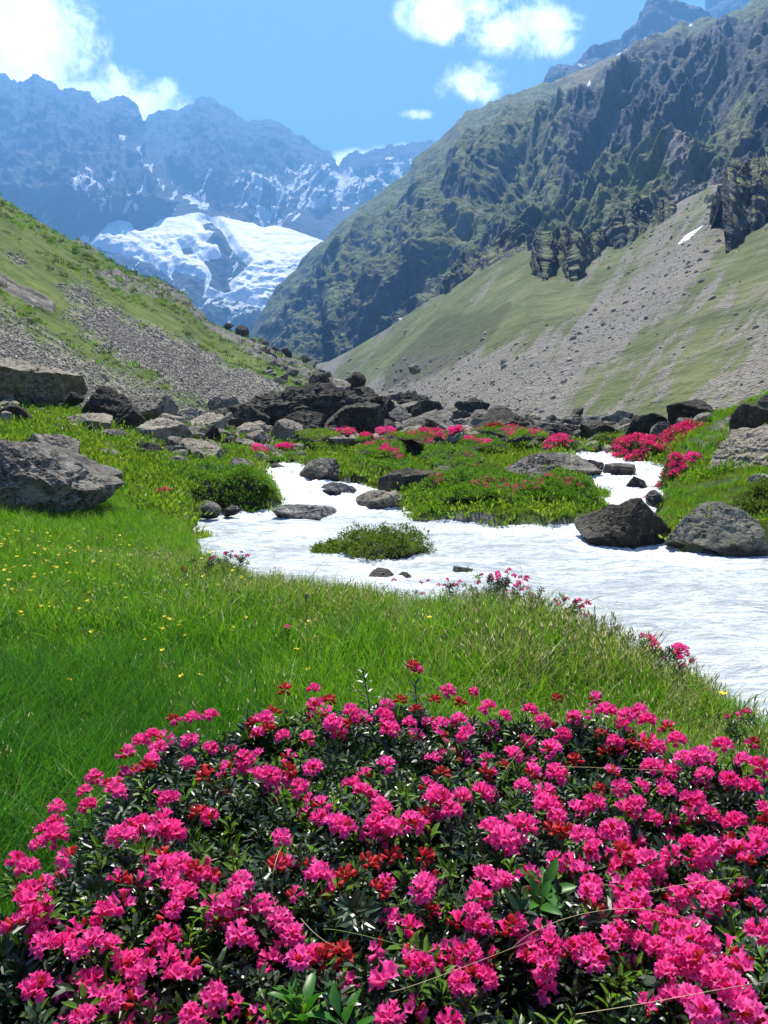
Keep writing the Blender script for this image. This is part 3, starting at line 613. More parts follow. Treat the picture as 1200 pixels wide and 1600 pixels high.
# ------------------------------------------------------------------ rocks
def m_rock(name, dark, mid, light, lichen=(0.34, 0.35, 0.27), lk=0.3, moss=0.0, sc=1.0, rough=0.92):
    N = mat(name); p = N.pos
    oi = N.node('ShaderNodeObjectInfo'); off = N.vmath('SCALE', oi.outputs['Location'], scale=3.7); q = N.vmath('ADD', p, off)
    n1 = N.noise(q, 1.3*sc, 6, 0.6); n2 = N.noise(q, 7*sc, 6, 0.68); n3 = N.noise(q, 34*sc, 4, 0.65)
    k = N.math('ADD', N.math('MULTIPLY', n1, 0.45), N.math('ADD', N.math('MULTIPLY', n2, 0.38), N.math('MULTIPLY', n3, 0.17)))
    c = N.ramp(k, [(0.36, dark), (0.5, mid), (0.63, light)])
    cr = N.maprange(N.math('ABSOLUTE', N.math('SUBTRACT', N.noise(q, 2.6*sc, 5, 0.55, 1.2), 0.5)), 0.0, 0.02)
    c = N.mix(N.math('MULTIPLY', N.math('SUBTRACT', 1.0, cr), 0.75), c, (0.02, 0.019, 0.018))
    li = N.maprange(N.noise(q, 5*sc, 7, 0.7), 0.60, 0.66); c = N.mix(N.math('MULTIPLY', li, lk), c, lichen)
    c = N.mix(N.math('MULTIPLY', oi.outputs['Random'], 0.35), c, N.mix(1.0, c, (0.62, 0.60, 0.56), 'MULTIPLY'))
    if moss:
        g = N.node('ShaderNodeNewGeometry'); sp = N.node('ShaderNodeSeparateXYZ'); N.l.new(g.outputs['Normal'], sp.inputs[0])
        mo = N.maprange(N.math('ADD', sp.outputs[2], N.math('MULTIPLY', N.math('SUBTRACT', n2, 0.5), 2.2)), 0.75, 1.1)
        c = N.mix(N.math('MULTIPLY', mo, moss), c, (0.085, 0.105, 0.022))
    c = N.mix(1.0, c, (1.0, 0.955, 0.86), 'MULTIPLY')
    sp = N.node('ShaderNodeSeparateXYZ'); N.l.new(p, sp.inputs[0])
    lev = N.math('ADD', -0.6, N.math('MULTIPLY', N.math('MINIMUM', N.math('MAXIMUM', N.math('SUBTRACT', sp.outputs[1], 13.5), 0.0), 9.0), 0.09))
    wet = N.maprange(N.math('ADD', N.math('SUBTRACT', sp.outputs[2], lev), N.math('MULTIPLY', N.math('SUBTRACT', n2, 0.5), 0.35)), 0.20, 0.07)
    wet = N.math('MULTIPLY', wet, N.math('LESS_THAN', sp.outputs[1], 19.0))
    c = N.mix(wet, c, N.mix(1.0, c, (0.30, 0.30, 0.30), 'MULTIPLY')); rough = N.math('SUBTRACT', rough, N.math('MULTIPLY', wet, 0.5*rough))
    h = N.math('ADD', N.math('ADD', N.math('MULTIPLY', n2, 1.0), N.math('MULTIPLY', n3, 0.35)), N.math('MULTIPLY', cr, 0.5))
    setp(N, c, rough, N.bump(h, 0.8, 0.07/sc), 0.3); return N.m
RM = {
 'grey': m_rock('grey_rock', (0.065, 0.062, 0.055), (0.19, 0.18, 0.16), (0.36, 0.345, 0.31), lk=0.5),
 'pale': m_rock('pale_tan_rock', (0.15, 0.135, 0.105), (0.32, 0.29, 0.235), (0.48, 0.445, 0.375), lk=0.3),
 'dark': m_rock('dark_rock', (0.022, 0.020, 0.016), (0.062, 0.056, 0.045), (0.15, 0.138, 0.11), lk=0.35, moss=0.15),  # dark base colour also carries the shading of the black boulder fronts
 'brown': m_rock('brown_rock', (0.05, 0.04, 0.03), (0.12, 0.095, 0.07), (0.22, 0.18, 0.14), lk=0.2),
 'wet': m_rock('wet_black_rock', (0.010, 0.010, 0.010), (0.030, 0.030, 0.030), (0.075, 0.075, 0.075), lk=0.15, rough=0.35),
 'lichen': m_rock('lichen_grey_rock', (0.07, 0.07, 0.06), (0.20, 0.20, 0.17), (0.36, 0.355, 0.31), lichen=(0.25, 0.28, 0.13), lk=0.6, moss=0.5),
 'foam': m_rock('foam_washed_rock', (0.05, 0.05, 0.05), (0.19, 0.19, 0.185), (0.62, 0.63, 0.63), lichen=(0.8, 0.82, 0.82), lk=0.9, sc=1.5),
 'crag': m_rock('dark_crag_rock', (0.03, 0.032, 0.04), (0.07, 0.073, 0.085), (0.15, 0.15, 0.155), lichen=(0.08, 0.10, 0.03), lk=0.7, sc=0.05),
 'stone': m_rock('scree_stone', (0.22, 0.205, 0.18), (0.33, 0.31, 0.275), (0.48, 0.45, 0.40), lk=0.1),
}
import bmesh
_ICO = {}
def ico(sub):
    if sub not in _ICO:
        bm = bmesh.new(); bmesh.ops.create_icosphere(bm, subdivisions=sub, radius=1)
        bm.verts.ensure_lookup_table()
        _ICO[sub] = (np.array([v.co[:] for v in bm.verts]), np.array([[v.index for v in f.verts] for f in bm.faces])); bm.free()
    return _ICO[sub]
def rock_mesh(name, seed, m, sub=5, planes=(), nplanes=13, rough=1.0, smooth=False, asp=None):
    V, F = ico(sub); R = np.random.RandomState(seed)
    d = V/np.linalg.norm(V, axis=1, keepdims=True)
    r = np.full(len(d), 1.0)
    pl = [(*p,) for p in planes]
    for _ in range(nplanes):
        nn = R.normal(size=3); nn /= np.linalg.norm(nn); pl.append((*nn, R.uniform(0.42, 0.80)))
    for (a, b, c, dd) in pl:
        nn = np.array((a, b, c), float); nn /= np.linalg.norm(nn); k = d @ nn
        r = np.minimum(r, np.where(k > 0.05, dd/np.maximum(k, 0.05), 9))
    p = d*r[:, None]
    pn = p*np.asarray(asp) if asp is not None else p
    # bedding: steps along a tilted direction, then fractured noise
    ax = R.normal(size=3); ax[2] += 0.6; ax /= np.linalg.norm(ax)
    q = pn+0.10*np.stack([fbm(pn*2.2+seed, 3), fbm(pn*2.2+seed+31, 3), fbm(pn*2.2+seed+67, 3)], -1)
    s = (q @ ax)*R.uniform(3.0, 5.0); st = (s-np.floor(s)); ledge = (sstep(0.0, 0.25, st)-st)*0.026
    disp = ledge+0.055*fbm(pn*1.9+seed*3, 4, 0.55)+0.050*fbm(pn*5.5+seed, 4, 0.6, ridged=True)
    if sub >= 5: disp = disp+0.018*fbm(pn*17+seed, 3, 0.6, ridged=True)
    p = p+(d/np.asarray(asp) if asp is not None else d)*(disp*rough)[:, None]
    lo, hi = p.min(0), p.max(0); p = (p-(lo+hi)/2)/(hi-lo)
    return newmesh(name, p, F, [m], smooth=smooth)
def rock(x0, x1, yt, yb, kind, label, seed=None, Y=None, planes=(), sub=5, dep=0.85, sink=0.22, name='boulder', group=None, cat='boulder', rough=1.0, npl=13, rz_=0.0):
    xc = (x0+x1)/2
    if Y is None:
        h = ghit(xc, yb); Y = 30.0 if h is None else float(h[1])
    w = (x1-x0)/FPX*Y*1.02; D = w*dep
    B = P(xc, yb, Y); T = P(xc, yt, Y+0.35*D); H = max(float(T[2]-B[2]), 0.08*w); bot = B[2]-sink*H-0.03
    seed = seed if seed is not None else abs(hash((round(x0), round(yt)))) % 9999
    me = rock_mesh(name, seed, MCLIFF if kind == 'crag' else RM[kind], sub, planes, npl, rough, asp=np.array([w, D, H*1.1])/(w*D*H*1.1)**(1/3))
    o = mkobj(name, me, label=label, category=cat, group=group)
    s = (Y+0.4*D)/Y
    o.location = (B[0]*s, Y+0.4*D, (bot+T[2])/2); o.scale = (w*s, D, float(T[2]-bot)); o.rotation_euler = (0, 0, rz_)
    return o
BF = 'boulders'
# meadow and left bank
rock(-170, 184, 672, 824, 'grey', 'huge rough grey boulder bulging out of the flowery meadow', 11, planes=[(0.72, -0.12, 0.68, 0.30), (0.1, -0.80, 0.60, 0.5)], sub=6, dep=0.6, Y=9.4, rough=1.6)
rock(38, 130, 676, 742, 'pale', 'pale slab lying on top of the huge meadow boulder', 12, Y=11.6, planes=[(0.5, -0.3, 0.8, 0.3)], dep=0.6)
rock(-60, 118, 548, 632, 'pale', 'tan overhanging ledge at the foot of the hillside scree', 13, Y=23, planes=[(0.35, -0.1, 0.9, 0.35), (0.1, -0.95, -0.3, 0.5)], sub=6, dep=0.9)
rock(0, 24, 610, 632, 'pale', 'small pale stone below the tan overhanging ledge', 14)
rock(24, 38, 618, 632, 'pale', 'smallest pale stone beside the tan ledge', 15, sub=4)
rock(0, 58, 632, 664, 'dark', 'low dark ridge of rock on the grassy bank', 16, dep=0.5)
rock(2, 22, 642, 664, 'pale', 'tan stone leaning on the low dark ridge', 17, Y=16.5, sub=4)
rock(100, 132, 612, 630, 'dark', 'small dark rock between the ledge and the black leaning boulder', 18, Y=23)
rock(126, 208, 602, 674, 'dark', 'tall black boulder leaning over the pale slabs', 19, Y=20.5, planes=[(-0.75, -0.2, 0.65, 0.45), (0.25, -0.9, -0.25, 0.45)], sub=5)
rock(184, 232, 625, 678, 'dark', 'dark cracked boulder propped against the tall black one', 20, Y=19.5)
rock(204, 278, 614, 662, 'pale', 'broad pale slab standing behind the dark boulders', 21, Y=23.5, planes=[(-0.2, -0.6, 0.75, 0.4)], dep=0.7)
rock(112, 178, 645, 676, 'pale', 'flat tan slab below the tall black boulder', 22, Y=18.5, planes=[(0.4, -0.3, 0.85, 0.3)])
rock(152, 200, 670, 690, 'grey', 'thin grey slab on the grass under the black boulders', 23, Y=17.6, sub=4)
rock(212, 300, 653, 700, 'pale', 'long pale boulder with a flat lit top', 24, Y=19, planes=[(0, -0.2, 1, 0.35)])
rock(198, 258, 690, 738, 'dark', 'dark blocky boulder beside the green bank', 25, Y=16.5)
rock(140, 198, 692, 734, 'grey', 'rounded grey boulder half sunk in turf', 26, Y=16)
rock(262, 348, 685, 732, 'pale', 'wedge shaped tan boulder above the green shrub', 27, Y=17.5, planes=[(0.3, -0.4, 0.8, 0.4)])
rock(256, 294, 712, 736, 'pale', 'little tan boulder at the toe of the tan wedge', 28, Y=16)
rock(136, 190, 731, 760, 'grey', 'low grey rock in the grass behind the huge boulder', 29)
rock(214, 240, 740, 753, 'pale', 'small white stone near the green shrub', 30, sub=4)
rock(204, 236, 756, 772, 'pale', 'white stone beside the little red flowers', 31, sub=4)
rock(286, 322, 730, 741, 'pale', 'flat pale stone at the edge of the green shrub', 32, sub=4)
rock(309, 346, 782, 806, 'grey', 'grey rock at the waterline below the green shrub', 33, Y=12.9)
rock(346, 380, 789, 804, 'wet', 'wet black rock at the waterline under the shrub', 34, Y=13.2, sub=4)
rock(286, 352, 645, 684, 'pale', 'weathered tan boulder in the scree toe', 35, Y=26)
rock(314, 344, 664, 692, 'dark', 'square dark boulder among tan rubble', 36, Y=21)
rock(272, 312, 636, 662, 'pale', 'light stone high in the tan rubble', 37, Y=28, sub=4)
rock(356, 412, 660, 694, 'pale', 'tan block with a dark hollow under it', 38, Y=25)
rock(384, 422, 682, 716, 'dark', 'black faced stone beside the pink flowers', 39, Y=21.5)
rock(398, 438, 692, 724, 'grey', 'grey sloping stone next to the black faced one', 40, Y=20.5)
rock(424, 478, 654, 700, 'pale', 'sharp pale boulder with a black face', 41, Y=25, planes=[(-0.85, -0.3, 0.2, 0.45), (0.5, -0.3, 0.8, 0.4)])
rock(350, 426, 716, 758, 'grey', 'grey boulder wrapped in the green shrub', 42, Y=16.5)
rock(415, 446, 724, 752, 'grey', 'small grey boulder at the head of the falls', 43, Y=17.6)
rock(150, 186, 700, 716, 'grey', 'small mossy stone up the bank', 44, sub=4)
# rock pile in the middle
rock(362, 600, 596, 700, 'dark', 'long dark whaleback outcrop in the middle of the rubble', 50, Y=33, planes=[(-0.45, -0.35, 0.8, 0.42), (0.0, -0.9, 0.3, 0.6)], sub=6, dep=0.6, rough=1.6)
rock(505, 600, 628, 696, 'dark', 'black cubic boulder at the end of the whaleback', 51, Y=30, planes=[(0.1, -1, -0.15, 0.5), (0, -0.1, 1, 0.5)], sub=5)
rock(482, 532, 580, 622, 'dark', 'dark peaked boulder crowning the rock pile', 52, Y=38, planes=[(0.5, -0.8, 0.1, 0.5)])
rock(514, 548, 588, 616, 'pale', 'pale tilted slab against the crowning boulder', 53, Y=37, planes=[(0.5, -0.4, 0.75, 0.35)])
rock(530, 572, 580, 614, 'dark', 'second dark block on the crest of the pile', 54, Y=40)
rock(550, 594, 602, 636, 'dark', 'dark block stepping down from the crest', 55, Y=38)
rock(592, 624, 624, 648, 'pale', 'pale rounded slab high in the pile', 56, Y=36)
rock(604, 642, 634, 662, 'grey', 'light grey slab leaning in the pile', 57, Y=34, planes=[(0.3, -0.6, 0.7, 0.35)])
rock(630, 706, 640, 694, 'grey', 'fractured grey boulder in the pile', 58, Y=32)
rock(640, 672, 616, 650, 'dark', 'pointed dark stone behind the pile', 59, Y=42)
rock(684, 726, 634, 668, 'pale', 'big pale tilted slab in the pile', 60, Y=37, planes=[(0.4, -0.45, 0.75, 0.3)])
rock(716, 762, 620, 654, 'dark', 'jagged dark stone on the skyline of the pile', 61, Y=42)
rock(742, 842, 640, 696, 'dark', 'massive black boulder closing the end of the pile', 62, Y=31, planes=[(0.2, -1, 0.0, 0.5), (-0.4, -0.3, 0.8, 0.5)], sub=6)
rock(694, 760, 652, 698, 'grey', 'grey boulder touching the massive black one', 63, Y=32)
rock(574, 612, 674, 698, 'pale', 'small pale block below the black cubic boulder', 64, Y=27)
rock(508, 566, 674, 698, 'pale', 'flat pale rock at the edge of the turf', 65, Y=26.5, planes=[(0, -0.3, 0.9, 0.3)])
rock(498, 532, 668, 690, 'pale', 'upright pale rock below the whaleback', 66, Y=28)
rock(452, 500, 672, 698, 'grey', 'speckled rock partly covered by plants', 67, Y=26)
rock(610, 662, 686, 714, 'dark', 'dark rectangular block among pink blossoms', 68, Y=22.5, planes=[(0, -1, 0, 0.5), (0, 0, 1, 0.5)])
rock(620, 664, 664, 696, 'pale', 'pale sloping slab above the dark rectangular block', 69, Y=25.5, planes=[(-0.5, -0.3, 0.8, 0.3)])
rock(612, 644, 676, 694, 'brown', 'red brown stone beside the pale sloping slab', 70, Y=27, sub=4)
rock(895, 950, 668, 702, 'grey', 'grey heap of stone behind the small stream', 71, Y=28)
rock(850, 900, 664, 690, 'grey', 'grey stone at the foot of the talus', 72, Y=34)
rock(976, 1042, 644, 692, 'dark', 'black boulder behind the bright pink shrubs', 73, Y=22.5, planes=[(0, -1, -0.1, 0.5)])
rock(1034, 1116, 624, 682, 'dark', 'largest black boulder behind the bright pink shrubs', 74, Y=21.5, planes=[(0.55, -0.3, 0.7, 0.5)])
rock(1010, 1052, 658, 690, 'grey', 'small grey boulder wedged between the two black ones', 75, Y=21)
rock(1142, 1208, 630, 682, 'dark', 'black boulder perched above the tan outcrop', 76, Y=15.6)
rock(1176, 1240, 616, 650, 'grey', 'grey boulder on the grassy slope above the outcrop', 77, Y=17.0)
rock(1088, 1290, 664, 768, 'pale', 'big tan cracked outcrop rising from the grassy bank', 78, Y=14.2, planes=[(-0.55, -0.5, 0.66, 0.42)], sub=6, dep=0.8)
rock(1094, 1132, 680, 704, 'grey', 'flat stone at the top of the tan outcrop', 79, Y=17.5, sub=4)
rock(1166, 1206, 740, 780, 'pale', 'tan stone in the turf below the outcrop', 80, Y=12.8)
rock(402, 468, 616, 668, 'dark', 'dark shattered boulder on the hillside end of the whaleback', 110, Y=36, rough=1.5)
rock(452, 520, 602, 652, 'dark', 'dark slabby boulder under the crowning boulder', 111, Y=35, rough=1.5)
rock(560, 628, 616, 668, 'dark', 'tall dark angular boulder behind the black cubic one', 112, Y=34, rough=1.3)
rock(642, 704, 624, 672, 'dark', 'dark angular boulder between the two pale tilted slabs', 113, Y=35, rough=1.3)
rock(664, 724, 650, 698, 'grey', 'grey angular boulder in front of the pale tilted slabs', 114, Y=30, rough=1.2)
rock(430, 506, 640, 694, 'dark', 'dark boulder under the whaleback beside the sharp pale one', 115, Y=29, rough=1.5)
rock(752, 806, 634, 672, 'dark', 'dark pointed boulder behind the massive black one', 116, Y=36)
rock(838, 906, 662, 702, 'dark', 'low dark boulder just beyond the massive black one', 117, Y=31)
rock(906, 972, 656, 700, 'dark', 'dark boulder between the talus toe and the pink shrubs', 118, Y=27)
rock(690, 748, 664, 702, 'pale', 'pale angular boulder beside the pink cushions', 119, Y=28)
rock(606, 664, 610, 652, 'dark', 'dark block on the skyline above the light grey slab', 120, Y=39, rough=1.3)
rock(696, 764, 626, 668, 'dark', 'dark tilted block behind the grey boulder pair', 121, Y=38, rough=1.3)
rock(796, 852, 652, 690, 'dark', 'dark block half hidden behind the massive black boulder', 122, Y=36, rough=1.3)
rock(300, 362, 640, 680, 'dark', 'dark angular boulder among tan blocks at the scree toe', 123, Y=27, rough=1.3)
rock(366, 424, 630, 676, 'dark', 'dark boulder just before the hillside end of the whaleback', 124, Y=30, rough=1.3)
rock(236, 286, 646, 678, 'pale', 'pale block stacked behind the long pale boulder', 125, Y=22)
rock(1052, 1100, 652, 690, 'grey', 'grey angular boulder resting against the largest black one', 126, Y=20.5)
# in and along the water
rock(466, 546, 714, 768, 'grey', 'rounded grey boulder splitting the falls', 81, Y=16.2, sub=6)
rock(501, 568, 756, 789, 'wet', 'wet black rock in the white rapids', 82, Y=15.0, planes=[(0.3, -0.4, 0.8, 0.4)])
rock(426, 530, 790, 832, 'foam', 'boulder washed over by white foam', 83, Y=12.9, planes=[(0, -0.3, 0.9, 0.45)], sub=6)
rock(556, 640, 764, 808, 'pale', 'tan water worn boulder jutting into the river', 84, Y=13.9, sub=6, planes=[(-0.4, -0.4, 0.8, 0.5)])
rock(590, 684, 732, 790, 'dark', 'dark mossy boulder behind the tan water worn one', 85, Y=14.8, planes=[(0, -0.2, 0.95, 0.45)])
rock(786, 936, 706, 758, 'grey', 'long grey boulder sloping down to the small stream', 86, Y=16.2, planes=[(0.5, -0.35, 0.8, 0.42)], sub=6)
rock(672, 718, 728, 748, 'pale', 'flat pale stone in the green ground cover', 87, Y=17.5)
rock(912, 942, 718, 742, 'dark', 'small dark stone in the small stream', 88, Y=17.4)
rock(944, 992, 724, 746, 'grey', 'flat topped stone with water on both sides', 89, Y=16.8, planes=[(0, -0.1, 1, 0.4)])
rock(972, 1012, 744, 778, 'dark', 'round dark boulder in the middle of the small stream', 90, Y=15.6)
rock(898, 1050, 776, 866, 'dark', 'great dark sloping boulder standing in the river', 91, Y=10.9, planes=[(-0.6, -0.35, 0.7, 0.42), (0.4, -0.85, 0.2, 0.5)], sub=6, dep=0.8)
rock(1036, 1200, 788, 880, 'lichen', 'broad lichen covered boulder at the river edge', 92, Y=10.15, planes=[(-0.2, -0.5, 0.8, 0.5), (-0.8, -0.3, 0.4, 0.6)], sub=6, dep=0.8)
rock(574, 624, 888, 920, 'brown', 'brown rock poking out of the foam by the meadow', 93, Y=8.9)
rock(612, 652, 894, 918, 'brown', 'lower brown rock beside its larger neighbour', 94, Y=8.8)
rock(664, 686, 884, 895, 'wet', 'tiny black stone in the white water', 95, Y=9.4, sub=4)
rock(704, 744, 884, 907, 'brown', 'little brown rock topped with a grass tuft', 96, Y=9.1)
rock(1008, 1040, 766, 790, 'wet', 'wet rock at the mouth of the small stream', 97, Y=13.6, sub=4)
rock(1186, 1250, 820, 876, 'dark', 'shaded rock at the frame edge by the water', 98, Y=10.8)
rock(638, 658, 568, 582, 'grey', 'lone dark block lying on the talus above the rock pile', 104, Y=150, sub=4)
# boulders along the crest where the hillside meets the pile
R = np.random.RandomState(5)
crest = [(355, 518, 16), (378, 528, 14), (395, 540, 12), (410, 546, 18), (428, 552, 13), (425, 565, 12), (446, 566, 12), (470, 566, 15), (474, 580, 12), (455, 590, 12), (482, 575, 10), (498, 586, 14), (440, 596, 12), (465, 604, 14), (495, 606, 12)]
shared = [rock_mesh('boulder', 300+i, RM[k], 4) for i, k in enumerate(['dark', 'grey', 'pale', 'dark', 'grey', 'pale', 'grey', 'pale'])]
TONE = ['dark', 'grey', 'pale', 'dark', 'grey', 'pale', 'grey', 'pale']
def small_rock(px, py, w, where, group, Y=None, hfac=0.75, pool=None, base=None, mids=(9, 15)):
    if base is None:
        if Y is None:
            h = ghit(px, py)
            if h is None: return
            Y = float(h[1])
        base = P(px, py, Y)
    W_ = w/FPX*base[1]; k = R.randint(8) if pool is None else pool[R.randint(len(pool))]
    size = 'tiny' if w < mids[0] else ('small' if w < mids[1] else 'medium sized')
    o = mkobj('boulder', shared[k], label='%s %s boulder %s' % (size, TONE[k], where), category='boulder', group=group)
    o.location = (base[0], base[1]+W_*0.2, base[2]+W_*hfac*0.28); o.scale = (W_, W_*R.uniform(0.7, 1.1), W_*hfac*R.uniform(0.8, 1.2)); o.rotation_euler = (R.uniform(-.3, .3), R.uniform(-.3, .3), R.uniform(0, 6.28))
HV, HPX, HPY = HILL[0], HILL[2], HILL[3]
def hillpt(px, py):
    d = (HPX[:300]-px)**2+(HPY[:300]-py)**2; i = np.unravel_index(np.argmin(d), d.shape); return HV[i]
for i, (a, b, w) in enumerate(crest):
    small_rock(a, b, w*R.uniform(0.8, 1.7), 'on the crest where the hillside drops to the rock pile', 'boulders on the hillside crest', pool=[0, 3, 1, 4, 6], base=hillpt(a, b), hfac=0.95, mids=(21, 26))
for i in range(34):
    a = R.uniform(400, 520); b = R.uniform(np.interp(a, [350, 480, 520], [520, 585, 600]), np.interp(a, [400, 520], [590, 640]))
    small_rock(a, b, R.uniform(6, 17), 'between the hillside crest and the whaleback outcrop', 'loose boulders below the crest', base=hillpt(a, b))
for i in range(20):
    a = R.uniform(0, 250); b = R.uniform(np.interp(a, [0, 130, 300], [625, 640, 650]), np.interp(a, [0, 100, 300], [650, 700, 720]))
    small_rock(a, b, R.uniform(12, 28), 'on the turf '+('under the tan ledge' if a < 120 else 'around the black leaning boulder'), 'boulders strewn below the hillside')
for i in range(56):
    a = R.uniform(250, 470); b = R.uniform(640, 722 if a < 400 else 700)
    small_rock(a, b, R.uniform(16, 42), 'in the rubble '+('behind the long pale boulder' if a < 320 else 'above the green shrub bank' if a < 395 else 'under the end of the whaleback'), 'rubble boulders at the scree toe', pool=[2, 5, 7, 1, 4, 0], mids=(24, 32))
for i in range(100):
    a = R.uniform(440, 860); top = np.interp(a, [440, 520, 560, 640, 740, 860], [610, 600, 610, 636, 634, 668]); b = R.uniform(top+8, 694)
    Yp = np.interp(b, [600, 640, 694], [42, 39, 29])
    small_rock(a, b, R.uniform(16, 46), 'jumbled '+('over the whaleback outcrop' if a < 560 else 'beside the black cubic boulder' if a < 640 else 'among the tilted slabs' if a < 740 else 'around the massive black boulder'), 'jumbled boulders of the rock pile', Y=Yp, pool=[0, 1, 4, 6, 3, 2], mids=(24, 34))
for i in range(18):
    a = R.uniform(830, 1010); b = R.uniform(655, 700)
    small_rock(a, b, R.uniform(14, 34), 'at the toe of the great talus', 'boulders at the toe of the talus', pool=[1, 4, 6, 0])
def to_px(x, y, z):
    dz = z-CAMZ; f = y*math.cos(PITCH)-dz*math.sin(PITCH); u = y*math.sin(PITCH)+dz*math.cos(PITCH); f = np.maximum(f, 0.01)
    return 600+FPX*x/f, 800-FPX*u/f
# mound of earth and stone under the pile
def heap(name, x0, x1, crestY, Y, dep, label, att=0.8, turf=0):
    nx, ny = 150, 50; xs = np.linspace(x0, x1, nx); t = np.linspace(0, 1, ny)[:, None]
    top = np.interp(xs, [c[0] for c in crestY], [c[1] for c in crestY])
    T = P(xs, top, Y+dep*0.5); prof = np.sin(np.pi*t)**0.8
    X_ = T[None, :, 0]*(Y+dep*t)/(Y+dep*0.5); Y_ = Y+dep*t+0*X_; base = ground(X_, Y_)-0.3
    Z_ = base+(T[None, :, 2]-base)*prof; q = np.stack([X_, Y_, Z_], -1)
    Z_ = Z_+0.30*fbm(q*0.9, 6, 0.62, ridged=True)*prof
    mkobj(name, newmesh(name, np.stack([X_, Y_, Z_], -1).reshape(-1, 3), gridfaces(ny, nx), [MG], attrs={'stony': np.full(nx*ny, att)}), label=label, category='mound', kind='structure')
    if turf:
        R2 = np.random.RandomState(8); gg = np.stack([X_, Y_, Z_], -1).reshape(-1, 3); i = R2.choice(len(gg), turf); pp = gg[i]+R2.normal(0, .12, (turf, 3))*np.array([1, 1, 0])
        HEAPTURF.append(pp)
HEAPTURF = []
heap('rubble_mound', 340, 900, [(340, 700), (420, 655), (480, 618), (540, 616), (600, 650), (660, 662), (760, 664), (840, 686), (900, 700)], 33, 16, 'earthy mound carrying the pile of boulders')
heap('grassy_knoll', 1060, 1500, [(1060, 690), (1110, 668), (1200, 625), (1300, 590), (1500, 540)], 15.5, 9, 'grassy knoll rising behind the tan outcrop', 0.42, 4200)
for i in range(26):
    q = HEAPTURF[0][R.randint(len(HEAPTURF[0]))]; qx, qy = to_px(*q)
    if 1070 < qx < 1215: small_rock(0, 0, R.uniform(12, 30), 'on the knoll behind the tan outcrop', 'boulders behind the tan outcrop', base=q, mids=(17, 23))

# ------------------------------------------------------------------ scattering
def scatter(name, pts, rot, scl, meshes, idx, parent=None, **props):
    pts = np.asarray(pts, np.float32); me = bpy.data.meshes.new(name); me.vertices.add(len(pts)); me.vertices.foreach_set('co', pts.ravel())
    a = me.attributes.new('turn', 'FLOAT_VECTOR', 'POINT'); a.data.foreach_set('vector', np.asarray(rot, np.float32).ravel())
    a = me.attributes.new('size', 'FLOAT', 'POINT'); a.data.foreach_set('value', np.asarray(scl, np.float32).ravel())
    a = me.attributes.new('kind_index', 'INT', 'POINT'); a.data.foreach_set('value', np.asarray(idx, np.int32).ravel())
    o = mkobj(name, me, parent, kind='stuff', **props)
    col = bpy.data.collections.new(name+'_sources')
    for i, m in enumerate(meshes): col.objects.link(bpy.data.objects.new('%s_source_%02d' % (name, i), m))
    ng = bpy.data.node_groups.new(name, 'GeometryNodeTree')
    ng.interface.new_socket('Geometry', in_out='INPUT', socket_type='NodeSocketGeometry'); ng.interface.new_socket('Geometry', in_out='OUTPUT', socket_type='NodeSocketGeometry')
    n = ng.nodes; l = ng.links; gi = n.new('NodeGroupInput'); go = n.new('NodeGroupOutput'); ip = n.new('GeometryNodeInstanceOnPoints'); ci = n.new('GeometryNodeCollectionInfo')
    ci.inputs['Collection'].default_value = col; ci.inputs['Separate Children'].default_value = True; ci.inputs['Reset Children'].default_value = True
    def at(nm, typ):
        x = n.new('GeometryNodeInputNamedAttribute'); x.data_type = typ; x.inputs['Name'].default_value = nm; return x.outputs['Attribute']
    er = n.new('FunctionNodeEulerToRotation'); l.new(at('turn', 'FLOAT_VECTOR'), er.inputs[0])
    l.new(gi.outputs[0], ip.inputs['Points']); l.new(ci.outputs[0], ip.inputs['Instance']); ip.inputs['Pick Instance'].default_value = True
    l.new(at('kind_index', 'INT'), ip.inputs['Instance Index']); l.new(er.outputs[0], ip.inputs['Rotation']); l.new(at('size', 'FLOAT'), ip.inputs['Scale'])
    l.new(ip.outputs[0], go.inputs[0]); md = o.modifiers.new(name, 'NODES'); md.node_group = ng
    return o
def foliage_mat(name, a, b, trans=0.35, rough=0.5, spec=0.35, under=None, tscale=(1.3, 1.5, 0.7)):
    N = mat(name); oi = N.node('ShaderNodeObjectInfo'); r = oi.outputs['Random']
    nz = N.noise(N.pos, 1.6, 3, 0.6); k = N.math('ADD', N.math('MULTIPLY', r, 0.6), N.math('MULTIPLY', N.maprange(nz, 0.3, 0.7), 0.4))
    c = N.mix(k, a, b)
    if under is not None:
        g = N.node('ShaderNodeNewGeometry'); c = N.mix(g.outputs['Backfacing'], c, under)
    setp(N, c, rough, None, spec)
    tr = N.node('ShaderNodeBsdfTranslucent'); N.put(tr.inputs[0], N.mix(1.0, c, tscale, 'MULTIPLY'))
    mx = N.node('ShaderNodeMixShader'); mx.inputs[0].default_value = trans; N.l.new(N.bsdf.outputs[0], mx.inputs[1]); N.l.new(tr.outputs[0], mx.inputs[2])
    N.l.new(mx.outputs[0], N.out.inputs['Surface']); return N.m
M_G = [foliage_mat('lush_grass', (0.085, 0.205, 0.012), (0.18, 0.33, 0.022), 0.50, 0.45),
       foliage_mat('deep_green_grass', (0.030, 0.125, 0.014), (0.085, 0.205, 0.020), 0.48, 0.38, 0.5),
       foliage_mat('dry_grass', (0.34, 0.32, 0.12), (0.52, 0.46, 0.22), 0.3, 0.6),
       foliage_mat('yellow_green_turf', (0.13, 0.20, 0.012), (0.26, 0.31, 0.024), 0.40, 0.6)]
